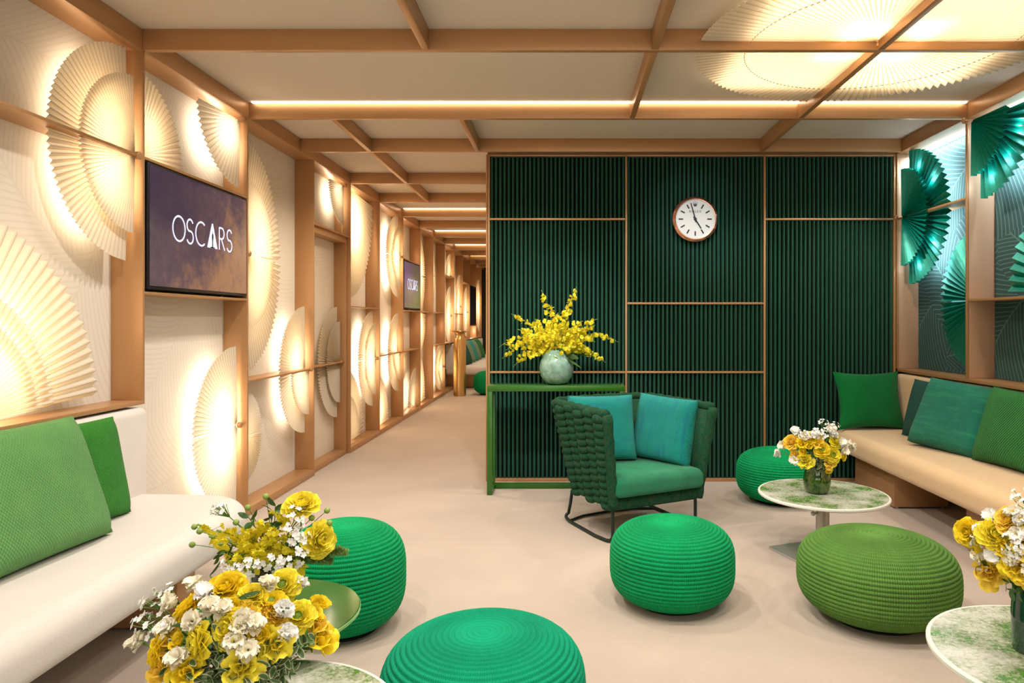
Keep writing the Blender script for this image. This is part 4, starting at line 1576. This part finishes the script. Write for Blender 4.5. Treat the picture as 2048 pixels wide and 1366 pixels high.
bm = bmesh.new()
bmesh.ops.create_uvsphere(bm, u_segments=16, v_segments=10, radius=.0115)
for v in bm.verts:
    v.co.z = v.co.z * .75 + .008
o = finish('flower_centre', bm, M['pistil'], None, 179)
CENTRE = o.data
bpy.data.objects.remove(o)
NAMES = {'ranunculus': ('ranunculus', 'yellow ranunculus bloom'), 'rose': ('rose', 'golden yellow rose'), 'bud': ('ranunculus_bud', 'half-open yellow ranunculus bud'),
         'sweetpea': ('sweet_pea', 'white ruffled sweet pea bloom')}


def stem_mesh(p0, p1, d, rad=.0022):
    p0, p1 = Vector(p0), Vector(p1)
    m = p1 - Vector(d) * (p1 - p0).length * .45
    bm = bmesh.new()
    tube(bm, [q - p1 for q in bez(p0, m, p1, 8)], rad, 6)
    return bm


def flower(kind, v, head, d, mouth, where, scale=1.0, centre=False, label=None):
    nm, lab = NAMES[kind]
    if centre:
        lab = lab + ', green-centred,'
    t = thing(nm, label or (lab + ' ' + where), 'flower', head, (0, 0, 0), lab + 's ' + where)
    b = bpy.data.objects.new('bloom', bloom_data('ranunculus_open' if centre else kind, v))
    C.objects.link(b)
    b.parent = t
    b.matrix_local = orient(d, v * 1.3) @ Matrix.Scale(scale, 4)
    if centre:
        c = bpy.data.objects.new('flower_centre', CENTRE)
        C.objects.link(c)
        c.parent = t
        c.matrix_local = orient(d) @ Matrix.Scale(scale * 1.15, 4)
    base = Vector(mouth) + Vector((random.uniform(-.02, .02), random.uniform(-.02, .02), -.04))
    finish('stem', stem_mesh(base, Vector(head) , d), M['stem'], t, 179)
    return t


def wax_sprig(head, d, mouth, where, n=16, spread=.035, r=.0075, label=None):
    """a head of tiny white five-petal florets"""
    rd = random.Random(int(abs(head[0] * 9999) + abs(head[2] * 777)))
    t = thing('white_filler_flower', label or 'spray of tiny white florets ' + where, 'flower', head, (0, 0, 0), 'sprays of tiny white florets ' + where)
    bm = bmesh.new()
    bs = bmesh.new()
    Q = orient(d)
    for i in range(n):
        a = rd.uniform(0, 6.28)
        rr = spread * math.sqrt(rd.random())
        p = Q @ Vector((rr * math.cos(a), rr * math.sin(a), rd.uniform(-.012, .012) + .012 - rr * .3))
        dd = (Q.to_3x3() @ Vector((math.cos(a) * rr / spread * .9, math.sin(a) * rr / spread * .9, 1))).normalized()
        floret5(bm, Matrix.Translation(p) @ orient(dd, a), r * rd.uniform(.8, 1.15))
        tube(bs, [Q @ Vector((0, 0, -.035)), p], .0008, 4)
    finish('blossom', bm, M['white_petal'], t, 179)
    base = Vector(mouth) + Vector((0, 0, -.03))
    h = Vector(head)
    m = h - Vector(d) * (h - base).length * .4
    tube(bs, [q - h for q in bez(base, m, h - Vector(d) * .03, 8)], .0014, 5)
    finish('stem', bs, M['stem'], t, 179)
    return t


def onc_floret(bm, Mx, s):
    """oncidium floret: broad ruffled lip and four small sepals"""
    petal(bm, Mx @ Matrix.Rotation(R(-20), 4, 'X'), s * .62, s * .85, .12, -.25, .10, 3, 4, 1.0, tip=.35)
    for a in (2.2, -2.2, 1.35, -1.35, PI):
        petal(bm, Mx @ Matrix.Rotation(a, 4, 'Z') @ Matrix.Rotation(R(15), 4, 'X'), s * .38, s * .2, .2, .1, 0, 2, 2)


def orchid_spray(tip, mouth, where, nfl=22, s=.03, seed=0, droop=.0, start=.35, label=None, spread=.03, buds=True):
    rd = random.Random(seed)
    base = Vector(mouth) + Vector((rd.uniform(-.02, .02), rd.uniform(-.02, .02), -.02))
    tip = Vector(tip)
    mid = base.lerp(tip, .5) + Vector((0, 0, (tip - base).length * (.18 + droop)))
    t = thing('orchid_spray', label or 'arching spray of small yellow orchids ' + where, 'flower', base, (0, 0, 0), 'yellow orchid sprays ' + where)
    P = [q - base for q in bez(base, mid, tip, 16)]
    bs = bmesh.new()
    tube(bs, P, [.0018 - .0012 * i / 16 for i in range(17)], 5)
    bm = bmesh.new()
    for i in range(nfl):
        f = start + (.93 - start) * (i + rd.random()) / nfl
        k = min(15, int(f * 16))
        p = P[k].lerp(P[k + 1], f * 16 - k)
        sp = spread * (1.15 - f)
        q = p + Vector((rd.gauss(0, sp), rd.gauss(0, sp), rd.gauss(0, sp * .8)))
        dd = Vector((rd.gauss(0, .6), -1 + rd.gauss(0, .5), rd.gauss(.1, .6))).normalized()
        onc_floret(bm, Matrix.Translation(q) @ orient(dd, rd.uniform(-.5, .5) + PI), s * rd.uniform(.75, 1.15) * (1.1 - .35 * f))
        tube(bs, [p, q], .0006, 4)
    finish('blossom', bm, M['orchid_petal'], t, 179)
    if buds:
        bb = bmesh.new()
        for f in (.94, .97, 1.0):
            k = min(15, int(f * 16))
            p = P[k].lerp(P[k + 1], min(1, f * 16 - k))
            bmesh.ops.create_uvsphere(bb, u_segments=8, v_segments=6, radius=.0035, matrix=Matrix.Translation(p))
        finish('bud', bb, M['bud'], t, 179)
    finish('stem', bs, M['stem'], t, 179)
    return t


def leaf_into(bm, Mx, L, W, layer=None):
    G = petal(bm, Mx, L, W, .25, -.15, 0, 5, 4, 0, tip=.8)
    if layer is not None:
        for j, row in enumerate(G):
            for i, v in enumerate(row):
                e = 1.0 if (i in (0, 4) or j == 5) else (.35 if i in (1, 3) else 0.0)
                v[layer] = e


def foliage_sprig(tip, mouth, where, n=14, L=.032, W=.015, mat='varieg', seed=0, name='foliage_sprig', label=None, lab='sprig of pale-edged green leaves '):
    rd = random.Random(seed)
    base = Vector(mouth) + Vector((0, 0, -.02))
    tip = Vector(tip)
    mid = base.lerp(tip, .5) + Vector((0, 0, (tip - base).length * .12))
    t = thing(name, label or lab + where, 'foliage', base, (0, 0, 0), lab + 's ' + where)
    P = [q - base for q in bez(base, mid, tip, 12)]
    bs = bmesh.new()
    tube(bs, P, .0013, 5)
    finish('stem', bs, M['stem'], t, 179)
    bm = bmesh.new()
    lay = bm.verts.layers.float.new('edge')
    for i in range(n):
        f = .3 + .7 * i / (n - 1)
        k = min(11, int(f * 12))
        p = P[k].lerp(P[k + 1], min(1, f * 12 - k))
        tg = (P[k + 1] - P[k]).normalized()
        side = tg.orthogonal().normalized()
        side.rotate(Matrix.Rotation(i * 2.3 + rd.uniform(-.4, .4), 3, tg))
        dr = (tg * .5 + side).normalized()
        upv = tg.cross(side)
        Mx = Matrix((side.cross(dr).cross(dr).normalized(), dr, side.cross(dr).normalized())).transposed().to_4x4() if False else orient(dr, rd.uniform(0, 6)) @ Matrix.Rotation(R(90), 4, 'X')
        s = rd.uniform(.75, 1.2)
        leaf_into(bm, Matrix.Translation(p) @ Mx, L * s, W * s, lay)
    finish('leaf', bm, M[mat], t, 179)
    return t


def fern_plume(tip, mouth, where, seed=0, label=None):
    rd = random.Random(seed)
    base = Vector(mouth)
    tip = Vector(tip)
    t = thing('fern_plume', label or 'soft feathery green fern plume ' + where, 'foliage', base, (0, 0, 0), 'fern plumes ' + where)
    P = [q - base for q in bez(base, base.lerp(tip, .5) + Vector((0, 0, .03)), tip, 20)]
    bm = bmesh.new()
    tube(bm, P, .0012, 5)
    finish('stem', bm, M['stem'], t, 179)
    bm = bmesh.new()
    for i in range(700):
        f = .35 + .65 * rd.random()
        k = min(19, int(f * 20))
        p = P[k].lerp(P[k + 1], f * 20 - k)
        tg = (P[k + 1] - P[k]).normalized()
        sd = Vector((rd.gauss(0, 1), rd.gauss(0, 1), rd.gauss(0, 1)))
        sd = (sd - tg * sd.dot(tg)).normalized()
        l = .03 * (1.05 - f) ** .5 * rd.uniform(.7, 1.3) + .004
        tube(bm, [p, p + sd * l * .8 + tg * l * .6], .0008, 3, False)
    finish('frond', bm, M['fern'], t)
    return t


def vase(label, loc, prof, mat, seg=48):
    t = thing('vase', label, 'vase', loc)
    bm = bmesh.new()
    lathe(bm, prof, seg)
    finish('vessel', bm, mat, t, 60)
    return t


def dome(px, py, c, rad, back=0.0):
    """a point on the near half of a flower dome, seen in that direction"""
    d = Vector(((px - 1128) / 1365, 1, (642 - py) / 1365))
    c = Vector(c)
    o = Vector((0, 0, CAMZ))
    S = Matrix.Diagonal(Vector((1 / rad[0], 1 / rad[1], 1 / rad[2])))
    oo, dd = S @ (o - c), S @ d
    a, b, cc = dd.dot(dd), 2 * oo.dot(dd), oo.dot(oo) - 1
    disc_ = b * b - 4 * a * cc
    tt = (-b - math.sqrt(disc_)) / (2 * a) if disc_ > 0 else -b / (2 * a)
    p = o + d * (tt + back)
    return p


def z5(x, y):
    return 230 + x * .2971, 960 + y * .2972


def z2(x, y):
    return 1460 + x * .4876, 700 + y * .4876


def z1(x, y):
    return 960 + x * .41, 540 + y * .41


# ---- front bouquet on the low speckled table
W3 = 'in the front bouquet at bottom left'
c3 = Vector((-.715, 1.50, .53))
m3 = (T3[0], T3[1], .52)
vase('mottled green glass vase of the front bouquet', (T3[0], T3[1], T3[2]),
     [(0, 0), (.045, 0), (.06, .01), (.072, .05), (.068, .10), (.052, .14), (.05, .155), (.054, .16), (.05, .162), (.044, .15), (0, .12)], M['moss_glass'])


def put(kind, v, px, py, c, rad, mouth, where, scale=1.0, centre=False, face=None, label=None):
    h = dome(px, py, c, rad)
    d = (h - Vector(c)).normalized()
    d = (d + Vector((0, 0, .15)) + Vector((random.uniform(-.25, .25), random.uniform(-.25, .1), random.uniform(-.2, .25)))).normalized()
    if face is not None:
        d = Vector(face).normalized()
    return flower(kind, v, h - d * .015 * scale, d, mouth, where, scale, centre, label)


R3 = (.205, .17, .21)
for i, (k, x, y, s, ce, fc_, lb) in enumerate([
    ('ranunculus', 740, 710, 1.05, 0, (0, -.5, .8), 'large yellow ranunculus at the top of the front bouquet'),
    ('ranunculus', 920, 760, .8, 0, None, None), ('ranunculus', 1125, 700, .9, 1, (.1, -.75, .6), None), ('ranunculus', 1050, 810, .85, 1, (.1, -.35, .9), None),
    ('ranunculus', 470, 850, .9, 1, (-.75, -.2, .7), None), ('ranunculus', 1230, 910, .85, 1, (.05, -.7, .7), None), ('bud', 1350, 900, .95, 0, None, None),
    ('bud', 1375, 835, 1.1, 0, (.4, -.2, .9), None), ('rose', 870, 890, .85, 0, None, None), ('ranunculus', 745, 1000, 1.0, 0, (-.3, -.8, .4), None),
    ('ranunculus', 530, 1100, .95, 1, (-.7, -.7, .1), 'yellow ranunculus turned left with green centre, middle of the front bouquet'), ('ranunculus', 270, 1150, .9, 1, (-.95, -.3, .1), None),
    ('rose', 340, 1060, .8, 0, None, None), ('rose', 460, 1275, .9, 0, None, None), ('rose', 285, 1265, .85, 0, None, None),
    ('rose', 1062, 1110, 1.0, 0, (.15, -.95, .35), 'golden rose facing the camera right of the middle, front bouquet'), ('bud', 970, 1040, .95, 0, None, None), ('rose', 1410, 1050, 1.05, 0, None, None),
    ('rose', 1385, 960, .8, 0, None, None), ('rose', 870, 1275, 1.0, 0, (.4, -.6, .1), 'golden rose lowest in the front bouquet'), ('bud', 420, 1085, .8, 0, None, None), ('bud', 790, 850, .8, 0, None, None), ('ranunculus', 1090, 890, .7, 0, None, None)]):
    px, py = z5(x, y)
    put(k, i % 4, px, py, c3, R3, m3, W3, s, bool(ce), fc_, lb)
for i, (x, y) in enumerate([(540, 695), (1030, 690), (1240, 695), (370, 825), (640, 840), (720, 860), (1140, 870), (520, 950), (350, 985), (150, 1080), (1165, 1030), (850, 990), (800, 1085), (895, 1140), (600, 760), (860, 940), (940, 960), (420, 1190)]):
    px, py = z5(x, y)
    put('sweetpea', (1, 1, 0, 3)[i % 4], px, py, c3, (.215, .18, .22), m3, W3, .82)
for (x, y) in [(250, 800), (290, 890), (180, 960), (235, 1030), (345, 1010), (365, 755)]:
    h = dome(*z5(x, y), c3, R3)
    wax_sprig(h, (h - c3).normalized(), m3, W3, 10, .025, .0075)
for i in range(30):
    x = [360, 430, 520, 600, 680, 760, 840, 940, 1020, 1080, 1150, 1180, 640, 560, 470, 700, 930, 390, 820, 1100, 730, 1230, 1300, 610, 880, 540, 1000, 660, 780, 450][i]
    y = [1170, 1330, 1290, 1330, 1220, 1290, 1330, 1230, 1330, 1240, 1190, 1280, 1000, 1180, 1340, 1130, 1100, 1250, 1200, 1180, 1060, 1120, 1090, 1090, 1330, 1220, 1180, 1330, 1250, 1160][i]
    h = dome(*z5(x, y), c3, (.185, .15, .19))
    foliage_sprig(h + (h - c3) * .09, (c3.x, c3.y, c3.z - .08), W3, 18, .027, .0135, 'varieg', i)
for i, (x, y) in enumerate([(640, 640), (830, 800), (1030, 900), (560, 960)]):
    h = dome(*z5(x, y), c3, R3)
    foliage_sprig(h, m3, W3, 9, .04, .01, 'leaf', 90 + i, 'grass_blade_sprig', None, 'sprig of narrow dark green leaves ')

# ---- bouquet on the green table
W4 = 'in the bouquet on the glossy green table'
c4 = Vector((-.83, 1.97, .63))
m4 = (-.845, 1.985, .60)
vase('dark olive cylinder glass vase on the glossy green table', (-.845, 1.985, T4[2]),
     [(0, 0), (.058, 0), (.061, .004), (.061, .155), (.058, .157), (.055, .155), (.055, .02), (0, .018)], M['olive_glass'])
for i, (x, y) in enumerate([(560, 300), (640, 380), (690, 340), (700, 430), (740, 560), (860, 330), (960, 270), (1040, 330), (1100, 215), (970, 440), (840, 500), (1270, 590), (1190, 470), (930, 540), (1090, 520), (800, 430), (1020, 420), (880, 400), (1150, 400), (780, 500)]):
    tip = dome(*z5(x, y), c4, (.22, .15, .22))
    orchid_spray(tip, m4, W4, 13, .034, 200 + i, -.03, .5, None, .035, i < 4)
for (x, y, k, s, f, lb) in [(1255, 145, 'ranunculus', 1.2, (.1, -.45, .9), 'large yellow ranunculus topping the bouquet on the green table'), (1395, 400, 'ranunculus', 1.2, (.8, -.5, .2), 'large yellow ranunculus leaning right over the tall emerald pouf')]:
    put(k, 1, *z5(x, y), c4, (.24, .17, .24), m4, W4, s, False, f, lb)
for (x, y) in [(1230, 230), (1200, 300), (1250, 415), (1185, 380), (1070, 550), (1165, 565), (840, 605), (770, 600), (1100, 610), (1240, 510), (910, 590)]:
    h = dome(*z5(x, y), c4, (.23, .18, .23))
    wax_sprig(h, (h - c4).normalized(), m4, W4, 12, .026, .0078)
h = dome(*z5(710, 200), c4, (.24, .15, .24))
wax_sprig(h, (h - c4).normalized(), m4, W4, 26, .022, .006, 'pale starry flower head at the upper left of the bouquet on the green table')
for i, (x, y) in enumerate([(535, 315), (520, 435), (895, 185), (1325, 255), (1428, 205), (1445, 288), (815, 285), (1015, 110), (570, 345)]):
    h = dome(*z5(x, y), c4, (.24, .14, .24))
    t = thing('green_bud', 'small round green bud on a thin stem ' + W4, 'flower', h, (0, 0, 0), 'green buds ' + W4)
    bm = bmesh.new()
    bmesh.ops.create_uvsphere(bm, u_segments=12, v_segments=8, radius=.0085)
    finish('bud', bm, M['bud'], t, 179)
    finish('stem', stem_mesh(Vector(m4), h, (h - c4).normalized(), .001), M['stem'], t, 179)
for i, (x, y) in enumerate([(1555, 485), (1455, 545)]):
    fern_plume(at(*z5(x, y), 1.97), m4, W4, i, ['upper', 'lower'][i] + ' feathery fern plume reaching right over the tall emerald pouf')
for i, (x, y) in enumerate([(700, 500), (1080, 170), (900, 250), (1270, 470), (1200, 420), (1110, 600), (720, 480), (1050, 200)]):
    foliage_sprig(dome(*z5(x, y), c4, (.2, .14, .2)), m4, W4, 10, .03, .016, 'leaf', 50 + i, lab='sprig of dark green leaves ')

# ---- bouquet on the speckled table by the tan bench
W1 = 'in the bouquet by the tan bench'
c1 = Vector((1.395, 3.78, .60))
m1 = (1.40, 3.78, .52)
vase('small mossy green glass vase on the speckled table by the tan bench', (1.40, 3.78, T1[2]),
     [(0, 0), (.045, 0), (.062, .012), (.074, .06), (.066, .115), (.05, .15), (.052, .165), (.056, .168), (.046, .16), (.04, .14), (0, .1)], M['moss_glass'])
R1 = (.19, .16, .16)
for i, (k, x, y, s, ce, fc_) in enumerate([
    ('ranunculus', 380, 408, .95, 1, (-.05, -.95, .3)), ('ranunculus', 426, 430, 1.0, 1, (.15, -.95, .25)), ('ranunculus', 250, 372, 1.05, 0, (-.4, -.5, .7)), ('rose', 312, 458, 1.05, 0, (-.1, -.95, .1)),
    ('rose', 265, 432, .85, 0, None), ('bud', 300, 418, 1.0, 0, None), ('rose', 357, 375, .9, 0, None), ('bud', 405, 492, .9, 0, None), ('rose', 412, 465, .8, 0, None), ('ranunculus', 440, 372, .9, 0, None),
    ('bud', 465, 440, .9, 0, None), ('bud', 322, 390, 1.0, 0, None), ('ranunculus', 330, 360, .9, 0, None), ('rose', 290, 380, .8, 0, None)]):
    put(k, i % 4, *z2(x, y), c1, R1, m1, W1, s * 1.1, bool(ce), fc_)
for i, (x, y) in enumerate([(270, 332), (215, 388), (195, 422), (415, 325), (425, 345), (490, 385), (455, 378), (310, 352), (265, 452), (470, 410), (350, 345), (500, 400)]):
    put('sweetpea', i % 4, *z2(x, y), c1, (.2, .16, .19), m1, W1, 1.0)
for (x, y) in [(380, 300), (340, 345), (372, 330), (395, 345), (300, 340), (430, 315)]:
    h = dome(*z2(x, y), c1, (.2, .16, .22))
    wax_sprig(h, (h - c1).normalized(), m1, W1, 12, .03, .0075)
for i, (x, y) in enumerate([(330, 480), (350, 455), (375, 470), (395, 450), (360, 430), (340, 440), (290, 470), (430, 470), (310, 430), (365, 495), (385, 500), (345, 500)]):
    h = dome(*z2(x, y), c1, (.15, .13, .15))
    foliage_sprig(h, (c1.x, c1.y, c1.z - .06), W1, 12, .03, .013, 'varieg', 300 + i)

# ---- bouquet on the right-hand speckled table
W2 = 'in the bouquet at the right picture edge'
c2 = Vector((1.325, 1.83, .70))
m2 = (1.285, 1.86, .64)
vase('dark forest-green glass vase on the speckled table at the right edge', (1.285, 1.86, T2[2]),
     [(0, 0), (.05, 0), (.056, .008), (.058, .10), (.054, .17), (.056, .19), (.053, .19), (.05, .17), (.05, .03), (0, .02)], M['forest_glass'])
R2 = (.185, .16, .17)
for i, (k, x, y, s, ce, fc_, lb) in enumerate([
    ('ranunculus', 968, 745, .95, 0, (-.8, -.5, .3), None), ('ranunculus', 1090, 752, 1.05, 0, (-.1, -.8, .5), None), ('ranunculus', 1135, 690, .95, 0, None, None), ('bud', 1112, 812, 1.0, 0, None, None),
    ('rose', 1072, 915, 1.15, 0, (-.2, -.95, .1), 'large golden rose lowest in the bouquet at the right picture edge'), ('rose', 1160, 890, .95, 0, None, None), ('rose', 1200, 925, 1.0, 0, None, None), ('bud', 1010, 815, 1.0, 0, None, None), ('rose', 1215, 800, 1.0, 0, None, None), ('ranunculus', 1240, 720, 1.0, 0, None, None), ('rose', 1260, 860, 1.0, 0, None, None)]):
    put(k, i % 4, *z2(x, y), c2, R2, m2, W2, s, bool(ce), fc_, lb)
for i, (x, y) in enumerate([(1075, 682), (1165, 668), (1010, 780), (1025, 850), (1085, 840), (1180, 755), (1195, 690), (1150, 850), (1230, 760), (1240, 900)]):
    put('sweetpea', i % 4, *z2(x, y), c2, R2, m2, W2, .85)
for (x, y) in [(1190, 598), (1160, 815), (1030, 737), (1190, 840), (1170, 790), (1220, 640)]:
    h = dome(*z2(x, y), c2, (.2, .16, .22))
    wax_sprig(h, (h - c2).normalized(), m2, W2, 10, .026, .0065)
for i, (x, y) in enumerate([(1150, 985), (1170, 960), (1180, 1000), (1130, 960), (1200, 980), (1185, 640), (1010, 890), (1230, 990)]):
    h = dome(*z2(x, y), c2, (.15, .13, .15))
    foliage_sprig(h, (c2.x, c2.y, c2.z - .05), W2, 12, .024, .012, 'leaf', 400 + i, lab='sprig of dark green leaves ')

# ---- orchids in the celadon vase on the console
W5 = 'in the celadon vase on the console'
m5 = Vector((-.057, 5.21, 1.07))
vase('round celadon glazed vase on the green console', (-.057, 5.21, .817),
     [(0, 0), (.05, 0), (.09, .018), (.122, .065), (.132, .125), (.122, .185), (.092, .235), (.062, .252), (.060, .262), (.055, .262), (.055, .25), (.08, .225), (0, .2)], M['celadon'], 56)
tips5 = [(300, 100), (470, 85), (155, 215), (185, 290), (95, 375), (110, 430), (165, 470), (245, 440), (570, 240), (560, 270), (670, 350), (610, 450), (570, 430), (350, 175), (440, 190), (380, 210), (270, 240), (520, 290), (560, 350), (200, 330), (130, 390),
         (500, 250), (320, 250), (420, 250), (230, 380), (480, 330), (540, 410), (290, 300), (350, 290), (400, 320), (310, 370), (440, 380), (250, 330), (360, 340), (470, 280), (330, 410), (520, 380), (280, 400)]
for i, (x, y) in enumerate(tips5):
    rd = random.Random(i)
    tip = at(*z1(x, y), 5.21 + rd.uniform(-.18, .12))
    drp = .25 if y > 300 and (x < 260 or x > 500) else 0
    orchid_spray(tip, m5, W5, 24, .042, 600 + i, drp, .32, {0: 'tall thin orchid spray at the upper left of the celadon vase', 1: 'tallest orchid spray standing up from the celadon vase', 10: 'orchid spray reaching farthest right from the celadon vase', 4: 'orchid spray reaching farthest left from the celadon vase'}.get(i), .034)
for i, (x, y, L) in enumerate([(500, 460, .2), (440, 370, .15), (470, 430, .2), (400, 400, .12), (540, 440, .18)]):
    tip = at(*z1(x, y), 5.08)
    t = thing('strap_leaf', 'dark green pointed leaf ' + W5, 'foliage', m5, (0, 0, 0), 'pointed leaves ' + W5)
    v = tip - m5
    bm = bmesh.new()
    petal(bm, orient(v) @ Matrix.Rotation(R(90), 4, 'X') @ Matrix.Rotation(i * .7, 4, 'Y'), v.length, .055, .2, .12, 0, 8, 4, tip=.9)
    finish('leaf', bm, M['leaf'], t, 179)
